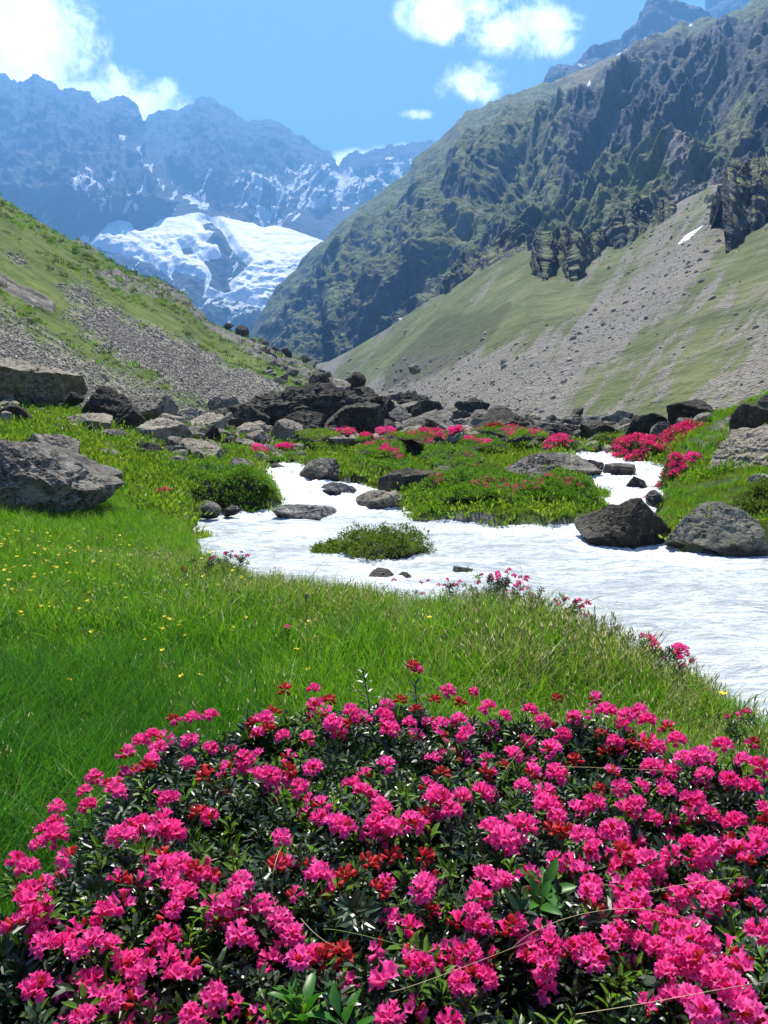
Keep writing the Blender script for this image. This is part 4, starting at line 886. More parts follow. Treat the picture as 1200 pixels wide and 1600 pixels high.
def tuft(name, nb, h, spread, width, m, seed, lean=0.35, seg=3, heads=0.0, headm=None):
    R = np.random.RandomState(seed); V = []; F = []; mi = []
    for b in range(nb):
        a = R.uniform(0, 6.283); r = spread*math.sqrt(R.rand()); x0, y0 = r*math.cos(a), r*math.sin(a)
        H = h*R.uniform(0.5, 1.1); ln = R.uniform(0.1, 1.0)*lean*H; da = R.uniform(0, 6.283); f = R.uniform(0, 6.283)
        wx, wy = math.cos(f)*width/2, math.sin(f)*width/2; i0 = len(V)
        for s in range(seg+1):
            t = s/seg; w = (1-t**1.6) if s < seg else 0; cx = x0+math.cos(da)*ln*t*t; cy = y0+math.sin(da)*ln*t*t; z = H*(t-0.18*lean*t*t*2)
            if s < seg: V += [(cx-wx*w, cy-wy*w, z), (cx+wx*w, cy+wy*w, z)]
            else: V.append((cx, cy, z))
        for s in range(seg-1):
            k = i0+2*s; F += [(k, k+1, k+3), (k, k+3, k+2)]; mi += [0, 0]
        k = i0+2*(seg-1); F.append((k, k+1, k+2)); mi.append(0)
        if heads and R.rand() < heads:
            j = len(V); tx, ty, tz = V[k+2]; hh = 0.045; d = (math.cos(da)*0.35, math.sin(da)*0.35, 0.8)
            for q in range(3):
                aa = q*2.09; V.append((tx+0.0035*math.cos(aa)+d[0]*hh*.4, ty+0.0035*math.sin(aa)+d[1]*hh*.4, tz+hh*.4))
            V += [(tx, ty, tz-0.004), (tx+d[0]*hh, ty+d[1]*hh, tz+d[2]*hh)]
            for q in range(3): F += [(j+q, j+(q+1) % 3, j+4), (j+(q+1) % 3, j+q, j+3)]; mi += [1, 1]
    return newmesh(name, V, np.array(F), [m]+([headm] if headm else []), smooth=True, mi=mi if headm else None)
TUB = tuft('broad_tuft', 9, 0.34, 0.06, 0.0095, M_G[0], 31, 0.9, 4)
TU = [tuft('grass_tuft', 16, 0.20, 0.05, 0.0070, M_G[0], 1), tuft('grass_tuft', 16, 0.24, 0.055, 0.0062, M_G[0], 2, 0.6), tuft('grass_tuft', 14, 0.34, 0.05, 0.0060, M_G[1], 3, 0.5, 4), tuft('grass_tuft', 14, 0.38, 0.05, 0.0055, M_G[1], 4, 0.8, 4),
      tuft('dry_tuft', 7, 0.34, 0.05, 0.0034, M_G[2], 5, 0.7, 4, 0.4, M_G[2]), tuft('dry_tuft', 9, 0.26, 0.06, 0.0042, M_G[2], 6, 0.9, 3), tuft('turf_tuft', 18, 0.10, 0.07, 0.008, M_G[3], 7, 0.5, 2), tuft('turf_tuft', 18, 0.12, 0.08, 0.009, M_G[0], 8, 0.6, 2), TUB]
bush_px = [(-284, 1412), (-144, 1382), (-44, 1337), (-4, 1317), (36, 1277), (96, 1197), (166, 1131), (236, 1094), (330, 1094), (420, 1074), (500, 1062), (600, 1059), (700, 1062), (780, 1069), (860, 1069), (940, 1064), (1000, 1079), (1060, 1099), (1110, 1129), (1200, 1144), (1330, 1170), (1500, 1250), (1500, 1800), (1200, 1830), (600, 1830), (0, 1830), (-300, 1830)]
BZ = 0.93
bush_poly = np.array([PZ(a, b, BZ)[:2] for a, b in bush_px])
def grass_field():
    R = np.random.RandomState(21); pts = []; idx = []; scl = []
    def zone(x0, x1, y0, y1, dens, chooser, smin, smax):
        nn = int((x1-x0)*(y1-y0)*dens); x = R.uniform(x0, x1, nn); y = R.uniform(y0, y1, nn); ok = np.abs(x) < y*0.60+0.5
        x, y = x[ok], y[ok]; d = polydist(x, y, river_poly); ok = d < -0.06; x, y, d = x[ok], y[ok], d[ok]
        db = polydist(x, y, bush_poly); ok = db < 0.02; x, y, d = x[ok], y[ok], d[ok]
        z = ground(x, y); k, s = chooser(x, y, d, R); ok = k >= 0
        pts.append(np.stack([x, y, z-0.01], -1)[ok]); idx.append(k[ok]); scl.append((s*1.12*R.uniform(smin, smax, len(x)))[ok])
    def lawn(x, y, d, R):
        r = R.rand(len(x)); ns = fbm(np.stack([x*0.9, y*0.9, 0*x], -1), 3)
        k = np.where(r < 0.45, 0, 1); left = sstep(0.3, -0.9, x+0.16*y)*sstep(5.5, 3.2, y)
        k = np.where(R.rand(len(x)) < left*0.85, np.where(r < 0.5, 2, 3), k)
        dry = 0.09+0.50*sstep(-1.9, -0.4, d)*sstep(9, 7, y)+0.25*np.clip(ns, 0, 1)
        k = np.where(R.rand(len(x)) < dry, np.where(R.rand(len(x)) < 0.6, 4, 5), k)
        k = np.where((R.rand(len(x)) < 0.10) & (k < 4), 8, k)
        s = np.interp(y, [1, 3, 6, 9, 12], [1.25, 1.15, 1.0, 0.85, 0.7])*(1+0.55*ns)
        s = s*np.where(y > 7, 0.9, 1)*np.where(d > -0.5, 0.85, 1)
        return k, s
    zone(-2.4, 2.4, 0.9, 4.2, 950, lawn, 0.7, 1.15)
    zone(-5, 3, 4.2, 7.5, 620, lawn, 0.7, 1.2)
    zone(-8, 0.5, 7.5, 12.5, 400, lawn, 0.7, 1.2)
    def turf(x, y, d, R):
        px, py = to_px(x, y, ground(x, y)); k = np.where(R.rand(len(x)) < 0.6, 6, 7)
        bare = fbm(np.stack([x*0.5, y*0.5, 0*x], -1), 3)
        lim = np.where(y > 20, 0.0, np.where(y > 26, -0.3, 0.55)); k = np.where(bare > lim, -1, k); k = np.where((py < 712) & (px > 215) & (px < 1000) & (R.rand(len(x)) < 0.8), -1, k)
        return k, np.interp(y, [9, 15, 30], [0.9, 1.2, 1.7])
    zone(-12, 12, 9.5, 17, 85, turf, 0.6, 1.3)
    zone(-16, 18, 17, 30, 36, turf, 0.7, 1.4)
    hp = HEAPTURF[0]; hp = hp[fbm(hp*0.8, 3) < 0.25]; pts.append(hp); idx.append(R.randint(6, 8, len(hp))); scl.append(R.uniform(0.8, 1.9, len(hp)))
    pts_, idx_, scl_ = np.concatenate(pts), np.concatenate(idx), np.concatenate(scl)
    # keep the channel where boulders stand free is not needed: blades inside rock stay hidden
    rot = np.stack([R.normal(0, .10, len(pts_)), R.normal(0, .10, len(pts_)), R.uniform(0, 6.283, len(pts_))], -1)
    scatter('meadow_grass', pts_, rot, scl_, TU, idx_, label='tall green meadow grass with dry seed heads along the river bank', category='grass')
    print('grass', len(pts_))
grass_field()
# scree stones
def stones(name, GR, scr, n, size, label, seed, ymax=None, pw=1.0):
    R = np.random.RandomState(seed); G_ = GR; m = scr > 0.12; 
    area = np.linalg.norm(np.cross(np.gradient(G_, axis=0), np.gradient(G_, axis=1)), axis=-1)/G_[..., 1]**pw
    w = np.where(m, np.clip(scr, 0, 1)**2*area, 0)
    w[-12:] = 0
    i = R.choice(w.size, n, p=(w/w.sum()).ravel()); p = G_.reshape(-1, 3)[i]+R.uniform(-0.5, 0.5, (n, 3))*np.array([1, 1, 0])*np.sqrt(area.ravel()[i]*p_y(G_, i, pw))[:, None]*0.5
    s = size*(p[:, 1]/60)**0.7*np.exp(R.normal(0, 0.42, n))
    scatter(name, p, R.uniform(0, 6.28, (n, 3)), s, STN, R.randint(0, len(STN), n), label=label, category='scree')
def p_y(G_, i, pw): return G_.reshape(-1, 3)[i, 1]**pw
STN = [rock_mesh('stone', 500+i, RM['stone'], 2, nplanes=6) for i in range(4)]
stones('scree_stones', HILL[0], HILL[1], 30000, 0.105, 'grey loose stones of the near hillside scree', 3, pw=2.0)
stones('talus_stones', TAL[0], TAL[1], 6000, 0.10, 'scattered stones on the great talus slope', 4, pw=2.0)

# finer rubble filling the gaps between the boulders
R = np.random.RandomState(77); pts = []; scl = []
for (x0, x1, f0, f1, n_) in [(240, 480, 645, 722, 900), (440, 900, None, 700, 2200), (820, 1030, 655, 706, 700), (0, 250, 630, 700, 120), (1080, 1210, 640, 690, 80)]:
    for i in range(n_):
        a = R.uniform(x0, x1); b = R.uniform(f0 if f0 else np.interp(a, [440, 520, 560, 640, 740, 860], [625, 612, 625, 646, 646, 674]), f1)
        if f0 is None: p = P(a, b, np.interp(b, [600, 640, 700], [43, 40, 29]))
        else:
            p = ghit(a, b)
            if p is None: continue
        pts.append(p); scl.append((R.uniform(5, 11)+14*R.rand()**3)/FPX*p[1])
scatter('rubble', pts, R.uniform(0, 6.28, (len(pts), 3)), scl, [rock_mesh('rubble_stone', 520+i, RM[k], 3, nplanes=7) for i, k in enumerate(['grey', 'pale', 'dark', 'dark'])], R.randint(0, 4, len(pts)), label='grey and tan rubble filling the gaps between the boulders', category='rubble')

# turf and heath clumps on the near hillside
def hill_plants():
    R = np.random.RandomState(12); m = (HILL[1] < 0.45)[:300]; G_ = HV[:300]; n = 9000
    area = np.linalg.norm(np.cross(np.gradient(G_, axis=0), np.gradient(G_, axis=1)), axis=-1)/G_[..., 1]**1.6
    nz = fbm(G_/9, 4); w = np.where(m & (nz > -0.05), area, 0); i = R.choice(w.size, n, p=(w/w.sum()).ravel())
    p = G_.reshape(-1, 3)[i]+R.normal(0, 0.25, (n, 3))*np.array([1, 1, 0])
    scatter('hillside_plants', p, np.stack([R.normal(0, .2, n), R.normal(0, .2, n), R.uniform(0, 6.28, n)], -1), 2.2*(p[:, 1]/60)**0.7*np.exp(R.normal(0, 0.4, n)), [TU[6], TU[7], HP], R.randint(0, 3, n), label='clumps of turf and heath on the near hillside', category='turf')
HP = tuft('heath_tuft', 20, 0.11, 0.09, 0.012, foliage_mat('olive_heath', (0.04, 0.055, 0.014), (0.09, 0.105, 0.025), 0.25, 0.7), 44, 0.5, 2)
hill_plants()
stones('talus_blocks', TAL[0], TAL[1], 700, 0.34, 'larger loose blocks strewn down the great talus', 6, pw=2.0)
# ------------------------------------------------------------------ low shrubs
def leafmat(name, a, b, trans=0.3): return foliage_mat(name, a, b, trans, 0.45, 0.4)
ML = {'green': leafmat('bright_shrub_leaves', (0.085, 0.185, 0.014), (0.19, 0.31, 0.026), 0.42),
      'dark': leafmat('dark_shrub_leaves', (0.04, 0.085, 0.014), (0.085, 0.15, 0.025)),
      'olive': leafmat('olive_shrub_leaves', (0.075, 0.115, 0.018), (0.17, 0.22, 0.035), 0.4),
      'turf': leafmat('soft_turf_leaves', (0.13, 0.21, 0.016), (0.25, 0.33, 0.030), 0.4)}
MP = {'pink': foliage_mat('pink_petals', (0.82, 0.035, 0.24), (0.95, 0.16, 0.48), 0.50, 0.5, 0.25, tscale=(1.1, 0.7, 1.0)),
      'red': foliage_mat('wilted_red_flowers', (0.42, 0.02, 0.035), (0.60, 0.05, 0.05), 0.3, 0.6, 0.2, tscale=(1.1, .8, .8)),
      'rose': foliage_mat('deep_rose_petals', (0.74, 0.03, 0.16), (0.90, 0.08, 0.29), 0.35, 0.5, 0.25, tscale=(1.1, .7, .9))}
N = mat('painted_inner_shade'); setp(N, N.ramp(N.noise(N.pos, 30, 4), [(0.3, (0.012, 0.010, 0.006)), (0.7, (0.04, 0.03, 0.018))]), 0.95); MSHADE = N.m  # near-black colour stands in for the shade between the leaves
def leaves(C, D, L, Wd, R, fold=0.25):
    """one folded leaf blade per row: base C, direction D"""
    n = len(C); D = D/(np.linalg.norm(D, axis=1, keepdims=True)+1e-9); r = R.normal(size=(n, 3)); S = np.cross(D, r); S /= np.linalg.norm(S, axis=1, keepdims=True)+1e-9
    U = np.cross(S, D); L = np.asarray(L).reshape(-1, 1)*np.ones((n, 1)); Wd = np.asarray(Wd).reshape(-1, 1)*np.ones((n, 1))
    m = C+D*L*0.5
    V = np.stack([C, m+S*Wd*0.5+U*Wd*fold, C+D*L-U*L*0.06, m-S*Wd*0.5+U*Wd*fold], 1).reshape(-1, 3)
    k = np.arange(n)*4; F = np.concatenate([np.stack([k, k+1, k+2], -1), np.stack([k, k+2, k+3], -1)])
    return V, F
def mound(label, group, cat, px0, px1, pyb, h, ry, nl, leafk='green', leaf=0.05, Y=None, fl=0.0, flk='pink', fl_spots=None, name='shrub', seed=1, fsize=0.045, zlift=0.0, spiky=0.0, flat=0.5):
    R = np.random.RandomState(seed*7+1)
    if Y is None: Y = float(ghit((px0+px1)/2, pyb)[1])
    A, B = P(px0, pyb, Y), P(px1, pyb, Y); rx = (B[0]-A[0])/2; cx = (A[0]+B[0])/2; cy = Y+ry
    root = link(bpy.data.objects.new(name, None)); root['label'] = label; root['category'] = cat
    if group: root['group'] = group
    g0 = gz1(cx, cy)
    root.location = (cx, cy, g0)
    def surf(u, v, k=1.0):
        x = cx+rx*u; y = cy+ry*v; rho = np.clip(u*u+v*v, 0, 1); q = np.stack([x*1.6, y*1.6, 0*x+seed], -1)
        lump = 0.72+0.5*fbm(q, 3, 0.55)+0.22*fbm(q*3, 2)
        z = np.maximum(ground(x, y), rz(y)-0.14)-0.03+zlift+h*k*(1-rho)**flat*lump
        return np.stack([x, y, z], -1)
    def disc(n, edge=0.0):
        a = R.uniform(0, 6.283, n); r = np.sqrt(R.rand(n)); wob = 1+0.16*np.sin(3*a+seed)+0.09*np.sin(7*a+2*seed)
        return r*np.cos(a)*wob*0.9, r*np.sin(a)*wob*0.9
    loc = np.array(root.location)
    # added dark dome, the shade inside the shrub put into its colour
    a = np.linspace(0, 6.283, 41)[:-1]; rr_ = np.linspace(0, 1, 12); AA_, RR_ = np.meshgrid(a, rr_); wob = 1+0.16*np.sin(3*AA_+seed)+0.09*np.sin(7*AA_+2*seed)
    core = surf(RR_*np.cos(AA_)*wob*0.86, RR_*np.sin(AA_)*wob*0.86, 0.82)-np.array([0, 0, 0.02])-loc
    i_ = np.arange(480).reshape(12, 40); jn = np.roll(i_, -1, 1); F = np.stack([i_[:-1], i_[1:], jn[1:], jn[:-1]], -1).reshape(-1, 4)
    mkobj('shade_core', newmesh('shade_core', core.reshape(-1, 3), F, [MSHADE]), root)
    nc = nl//9; u, v = disc(nc); C = surf(u, v); 
    out = np.stack([u, v*1.0, np.full(nc, 0.9)], -1); out /= np.linalg.norm(out, axis=1, keepdims=True)
    C = C-out*np.abs(R.normal(0, 0.35*h+0.01, nc))[:, None]*0.35+out*(R.rand(nc)[:, None]*leaf*0.8)
    C = C+out*(spiky*R.rand(nc)**3)[:, None]
    CC = np.repeat(C, 9, 0)+R.normal(0, leaf*0.45, (nc*9, 3)); DD = np.repeat(out, 9, 0)*0.8+R.normal(0, 0.55, (nc*9, 3))
    V, F = leaves(CC-loc, DD, leaf*R.uniform(0.6, 1.15, nc*9), leaf*0.42, R)
    mkobj('foliage', newmesh('foliage', V, F, [ML[leafk]], smooth=True), root)
    if fl > 0 or fl_spots:
        n = int(nl*0.06*max(fl, 0.2)) if fl else 0; u, v = disc(4*n+400)
        p = surf(u, v)
        if fl_spots:
            m = np.zeros(len(u), bool)
            for (a_, b_, r_) in fl_spots: m |= (u-a_)**2+((v-b_)*0.7)**2 < r_*r_*(0.5+R.rand(len(u)))
        else:
            nz = fbm(np.stack([p[:, 0]*2.6, p[:, 1]*2.6, 0*u+seed], -1), 3); m = nz > np.quantile(nz, 1-min(fl, 0.98))
        p = p[m][:max(n, 90)]; k = len(p)
        if k:
            P_ = np.repeat(p, 12, 0)+R.normal(0, fsize*0.33, (k*12, 3))+np.array([0, 0, leaf*0.7]); D_ = R.normal(0, 1, (k*12, 3)); D_[:, 2] = np.abs(D_[:, 2])+0.3
            V, F = leaves(P_-loc, D_, fsize*0.55, fsize*0.42, R, 0.1)
            mkobj('blossom', newmesh('blossom', V, F, [MP[flk]], smooth=True), root)
    return root
GR = 'green shrubs on the river banks'; PK = 'pink flowering shrubs by the streams'
mound('bright green spreading shrub between the huge boulder and the falls', GR, 'shrub', 232, 446, 796, 0.42, 1.0, 15000, seed=1, Y=13.4)
mound('dark green shrub hanging over the falls behind the rounded boulder', GR, 'shrub', 528, 690, 762, 0.50, 1.1, 9000, seed=2, Y=15.8, leafk='green')
mound('largest green shrub bank overhanging the middle of the river with red blossoms', GR, 'shrub', 634, 838, 818, 0.46, 1.0, 17000, seed=3, Y=12.9, leafk='green', fl_spots=[(0.25, -0.1, 0.16), (-0.45, 0.3, 0.12), (0.75, 0.0, 0.22), (0.5, 0.5, 0.14)], flk='rose')
mound('green shrub with red patches beside the great dark river boulder', GR, 'shrub', 790, 985, 816, 0.46, 1.0, 15000, seed=4, Y=13.0, leafk='green', fl_spots=[(-0.5, -0.1, 0.26), (-0.15, 0.2, 0.18), (0.25, -0.1, 0.18), (0.5, 0.3, 0.12)], flk='rose')
mound('bright green cushion shrub behind the riverside bank', GR, 'shrub', 690, 900, 765, 0.34, 1.2, 12000, seed=5, Y=15.6, leafk='green', fl_spots=[(-0.3, 0.4, 0.12)], flk='rose')
mound('leafy shrub beside the long grey boulder at the stream', GR, 'shrub', 840, 985, 790, 0.34, 0.8, 7000, seed=6, Y=14.3, leafk='green')
mound('olive island shrub surrounded by white water', None, 'shrub', 505, 684, 872, 0.58, 0.62, 13000, seed=7, Y=9.75, leafk='olive', leaf=0.035, spiky=0.14, zlift=0.02)
mound('brown grassy tussock at the end of the island shrub', None, 'tussock', 480, 545, 858, 0.30, 0.3, 2600, seed=8, Y=10.0, zlift=0.06, leafk='olive', leaf=0.05)
mound('pink rhododendron mass in front of the largest black boulder', PK, 'flowering shrub', 1045, 1132, 706, 0.36, 0.9, 5200, seed=9, Y=18.6, leafk='dark', flk='rose', fl=0.9, fsize=0.09)
mound('widest bright pink rhododendron beside the small stream', PK, 'flowering shrub', 966, 1062, 712, 0.38, 0.9, 6000, seed=10, Y=18.2, leafk='dark', flk='rose', fl=0.85, fsize=0.09)
mound('olive shrub at the head of the small stream', GR, 'shrub', 926, 985, 706, 0.36, 0.8, 3600, seed=11, Y=19.5, leafk='olive')
mound('round pink shrub between the small stream and the tan outcrop', PK, 'flowering shrub', 1036, 1084, 754, 0.34, 0.4, 2600, seed=12, Y=15.0, leafk='dark', flk='rose', fl=0.8, fsize=0.075)
mound('small red shrub at the foot of the tan outcrop', PK, 'flowering shrub', 1074, 1102, 734, 0.2, 0.3, 1200, seed=13, Y=15.9, leafk='dark', fl=0.95, fsize=0.07)
mound('little red shrub overhanging the mouth of the small stream', PK, 'flowering shrub', 1006, 1042, 776, 0.2, 0.35, 1400, seed=14, Y=14.3, leafk='dark', fl=0.8, fsize=0.07, flk='rose')
mound('pink shrub at the head of the long grey boulder', PK, 'flowering shrub', 852, 912, 714, 0.3, 0.7, 2600, seed=15, Y=19.0, leafk='dark', fl=0.8, fsize=0.08, flk='rose')
mound('red blossoms on the top of the long grey boulder', PK, 'flowering shrub', 758, 830, 738, 0.16, 0.5, 1800, seed=16, Y=17.2, leafk='green', fl=0.5, fsize=0.06, flk='rose')
mound('pink cushion by the dark rectangular block', PK, 'flowering shrub', 652, 706, 716, 0.22, 0.8, 2200, seed=17, Y=22.5, leafk='green', fl=0.42, fsize=0.09, flk='rose')
mound('red cushion on the turf below the black cubic boulder', PK, 'flowering shrub', 522, 556, 706, 0.2, 0.7, 1300, seed=18, Y=24, leafk='green', fl=0.42, fsize=0.09, flk='rose')
mound('second red cushion nearer the falls', PK, 'flowering shrub', 556, 582, 714, 0.16, 0.5, 1000, seed=19, Y=22, leafk='green', fl=0.42, fsize=0.08, flk='rose')
mound('pink cushion in front of the small pale block', PK, 'flowering shrub', 586, 616, 698, 0.22, 0.6, 1000, seed=20, Y=25, leafk='green', fl=0.42, fsize=0.09)
mound('pink cushion beyond the dark rectangular block', PK, 'flowering shrub', 700, 730, 698, 0.2, 0.6, 1000, seed=21, Y=25, leafk='green', fl=0.42, fsize=0.09)
mound('reddish shrub in front of the massive black boulder', PK, 'flowering shrub', 760, 800, 702, 0.25, 0.8, 1500, seed=22, Y=26, leafk='olive', fl=0.6, fsize=0.08, flk='red')
mound('bright pink clump between grey and tan stones', PK, 'flowering shrub', 382, 420, 726, 0.15, 0.5, 1000, seed=23, Y=19.5, leafk='dark', fl=0.5, fsize=0.08)
mound('small pink clump at the head of the falls', PK, 'flowering shrub', 428, 458, 718, 0.12, 0.5, 800, seed=24, Y=20.4, leafk='dark', fl=0.5, fsize=0.07)
mound('little red flower patch in the grass near the white stone', PK, 'flowering shrub', 234, 268, 781, 0.12, 0.3, 900, seed=25, Y=12.2, leafk='turf', fl=0.7, fsize=0.05, flk='rose')
mound('grassy green clump hanging on the great dark river boulder', None, 'tussock', 972, 1040, 866, 0.42, 0.25, 3400, seed=26, Y=11.2, leafk='turf', leaf=0.09, spiky=0.05)
mound('mixed green shrub at the frame edge by the lichen boulder', None, 'shrub', 1166, 1260, 870, 0.55, 0.5, 6000, seed=27, Y=10.9, leafk='olive', leaf=0.05)
mound('grass tuft growing on the little brown river rock', None, 'tussock', 712, 738, 896, 0.10, 0.08, 420, seed=28, Y=9.1, leafk='olive', leaf=0.05, spiky=0.04, zlift=0.08)
mound('leafy shrub above the tan wedge boulder', GR, 'shrub', 330, 392, 722, 0.3, 0.6, 3200, seed=29, Y=18.5, leafk='green')
mound('turf covered hump at the river bend below the red flower patch', None, 'turf hump', 268, 334, 826, 0.22, 0.5, 4500, seed=30, Y=11.0, leafk='turf', leaf=0.05)
mound('green shrub growing through stones under the whaleback', GR, 'shrub', 452, 530, 712, 0.22, 1.2, 3500, seed=31, Y=22.5, leafk='turf')
mound('tall green shrub clump left of the dark mossy boulder', GR, 'shrub', 655, 770, 742, 0.30, 1.3, 6000, seed=32, Y=17.8, leafk='green', fl_spots=[(0.5, 0, 0.1)], flk='rose')
for i, (a, b, c_, Y_) in enumerate([(720, 800, 720, 20.5), (800, 870, 706, 22.5), (560, 640, 726, 19.5), (600, 700, 712, 22), (740, 840, 700, 25)]):
    mound(['green carpet shrub behind the tall clump', 'green carpet shrub above the long grey boulder', 'green carpet shrub behind the falls', 'green carpet around the dark rectangular block', 'green carpet under the massive black boulder'][i], GR, 'shrub', a, b, c_, 0.22, 1.3, 4500, seed=40+i, Y=Y_, leafk='turf' if i % 2 else 'green', fl=0.18, fsize=0.07, flk='rose')
# a low leafy carpet over the banks beyond the river
def carpet():
    R = np.random.RandomState(31); nn = 14000; x = R.uniform(-9, 13, nn); y = R.uniform(10.5, 28, nn)
    px, py = to_px(x, y, ground(x, y)); d = polydist(x, y, river_poly); ok = (d < -0.05) & (px > -60) & (px < 1300) & ((px > 200) | (y > 13))
    ok &= ~((py < 712) & (px > 215) & (px < 1000) & (R.rand(nn) < 0.75))
    ok &= fbm(np.stack([x*0.6, y*0.6, 0*x], -1), 3) < np.where(px > 1000, 0.05, 0.35)
    x, y = x[ok], y[ok]; z = ground(x, y); n_ = len(x)
    cl = []
    for i in range(3):
        C = R.normal(0, 0.06, (26, 3)); C[:, 2] = np.abs(C[:, 2])*0.7; D = C*4+R.normal(0, .4, C.shape); D[:, 2] += 0.7
        V, F = leaves(C, D, 0.06, 0.026, R); cl.append(newmesh('leaf_clump', V, F, [ML[['green', 'turf', 'turf'][i]]]))
    scatter('ground_cover', np.stack([x, y, z], -1), np.stack([0*x, 0*x, R.uniform(0, 6.28, n_)], -1), R.uniform(0.7, 1.7, n_), cl, R.randint(0, 3, n_), label='low leafy ground cover carpeting the banks beyond the river', category='ground cover')
carpet()

# ------------------------------------------------------------------ flowers in the meadow
N = mat('yellow_petals'); setp(N, (0.85, 0.62, 0.02), 0.6); MY = N.m
def buttercup(seed):
    R = np.random.RandomState(seed); V = [(-.0015, 0, 0), (.0015, 0, 0), (.001, 0, .2), (-.001, 0, .2)]; F = [(0, 1, 2), (0, 2, 3)]; mi = [1, 1]
    for k in range(5):
        a = k*1.2566; i = len(V); r = 0.013; w = 0.55
        V += [(0, 0, .2), (r*math.cos(a-w), r*math.sin(a-w), .205), (r*1.25*math.cos(a), r*1.25*math.sin(a), .209), (r*math.cos(a+w), r*math.sin(a+w), .205)]
        F += [(i, i+1, i+2), (i, i+2, i+3)]; mi += [0, 0]
    return newmesh('buttercup', V, np.array(F), [MY, M_G[0]], smooth=False, mi=mi)
R = np.random.RandomState(9); BC = [buttercup(i) for i in range(2)]
for i in range(230):
    if i < 165: px, py = R.uniform(-20, 200), 830+R.beta(1.3, 1.6)*150
    elif i < 205: px, py = R.uniform(120, 420), R.uniform(850, 1000)
    else: px, py = R.uniform(20, 560), R.uniform(960, 1100)
    p = ghit(px, py+20, 2, 20)
    if p is None or polydist(np.array([p[0]]), np.array([p[1]]), river_poly)[0] > -0.2: continue
    far_ = py < 905
    o = mkobj('buttercup', BC[i % 2], label='tiny yellow buttercup '+('in the dense drift below the huge grey boulder' if px < 200 and far_ else 'in the tall grass of the near meadow' if py > 1000 else 'sprinkled across the middle of the meadow'), category='flower', group='yellow buttercups in the meadow')
    o.location = p; _s = R.uniform(0.7, 1.15); o.scale = (_s, _s, R.uniform(.75, 1.0)); o.rotation_euler = (R.normal(0, .25)+.25, R.normal(0, .25), R.uniform(0, 6.28))
for (px, py, lab) in [(1122, 1126, 'lone yellow flower in the grass at the river edge above the pink bush'), (670, 982, 'yellow flower in the tall grass beside the river bend')]:
    p = ghit(px, py+60, 1.5, 9); o = mkobj('buttercup', BC[0], label=lab, category='flower'); o.location = p; o.scale = (1.2, 1.2, 1.5)

# ------------------------------------------------------------------ rhododendron flowers and shoots
def flower_truss(name, seed, nf, kind, wilt=0.25):
    """a cluster of flared bell flowers with five lobes"""
    R = np.random.RandomState(seed); V = []; F = []; mi = []
    for j in range(nf):
        ph = j*2.39996+R.uniform(-.3, .3); ct = 1-1.15*(j+0.5)/nf; st = math.sqrt(max(0, 1-ct*ct)); d = np.array([st*math.cos(ph), st*math.sin(ph), ct*0.9+0.15])+R.normal(0, .12, 3); d /= np.linalg.norm(d)
        s = np.cross(d, R.normal(size=3)); s /= np.linalg.norm(s); u = np.cross(s, d); red = R.rand() < wilt
        L = R.uniform(0.011, 0.015)*(0.72 if red else 1); r0, r1, r2 = 0.0018, 0.0042, (0.0040 if red else R.uniform(0.0080, 0.0105)); b = d*0.006; i = len(V)
        for k in range(5):
            a = k*1.2566; e = s*math.cos(a)+u*math.sin(a); V.append(tuple(b+e*r0))
        for k in range(5):
            a = k*1.2566; e = s*math.cos(a)+u*math.sin(a); V.append(tuple(b+d*L+e*r1))
        for k in range(5):
            a = (k+0.5)*1.2566; e = s*math.cos(a)+u*math.sin(a); V.append(tuple(b+d*(L+0.0035+R.uniform(-.0015, .0015))+e*r2))
        for k in range(5):
            a = (k)*1.2566; e = s*math.cos(a)+u*math.sin(a); V.append(tuple(b+d*(L+0.001)+e*r2*0.62))
        V.append(tuple(b+d*L*0.8)); m_ = 1 if red else 0
        for k in range(5):
            n1 = (k+1) % 5
            F += [(i+k, i+n1, i+5+n1), (i+k, i+5+n1, i+5+k), (i+5+k, i+5+n1, i+10+k), (i+5+k, i+10+k, i+15+k), (i+5+n1, i+15+n1, i+10+k)]
            mi += [m_]*5
    return newmesh(name, V, np.array(F), [MP[kind], MP['red']], smooth=True, mi=mi)
TR = [flower_truss('flower_truss', 100+i, 13+i % 3, 'pink', 0.04+0.04*(i % 4)) for i in range(6)]
TRR = [flower_truss('flower_truss', 200+i, 11, 'pink', 0.55) for i in range(3)]
TRS = [flower_truss('flower_truss', 400+i, 5+i, 'pink', 0.3) for i in range(4)]
TRW = [flower_truss('flower_truss', 300+i, 9, 'red', 0.9) for i in range(2)]
M_RL = foliage_mat('glossy_rhododendron_leaves', (0.012, 0.030, 0.009), (0.035, 0.065, 0.018), 0.12, 0.36, 0.55)
M_RL2 = foliage_mat('young_rhododendron_leaves', (0.07, 0.17, 0.012), (0.15, 0.28, 0.022), 0.40, 0.42, 0.4)
M_ST = mat('reddish_bark'); setp(M_ST, (0.06, 0.035, 0.02), 0.8); M_ST = M_ST.m
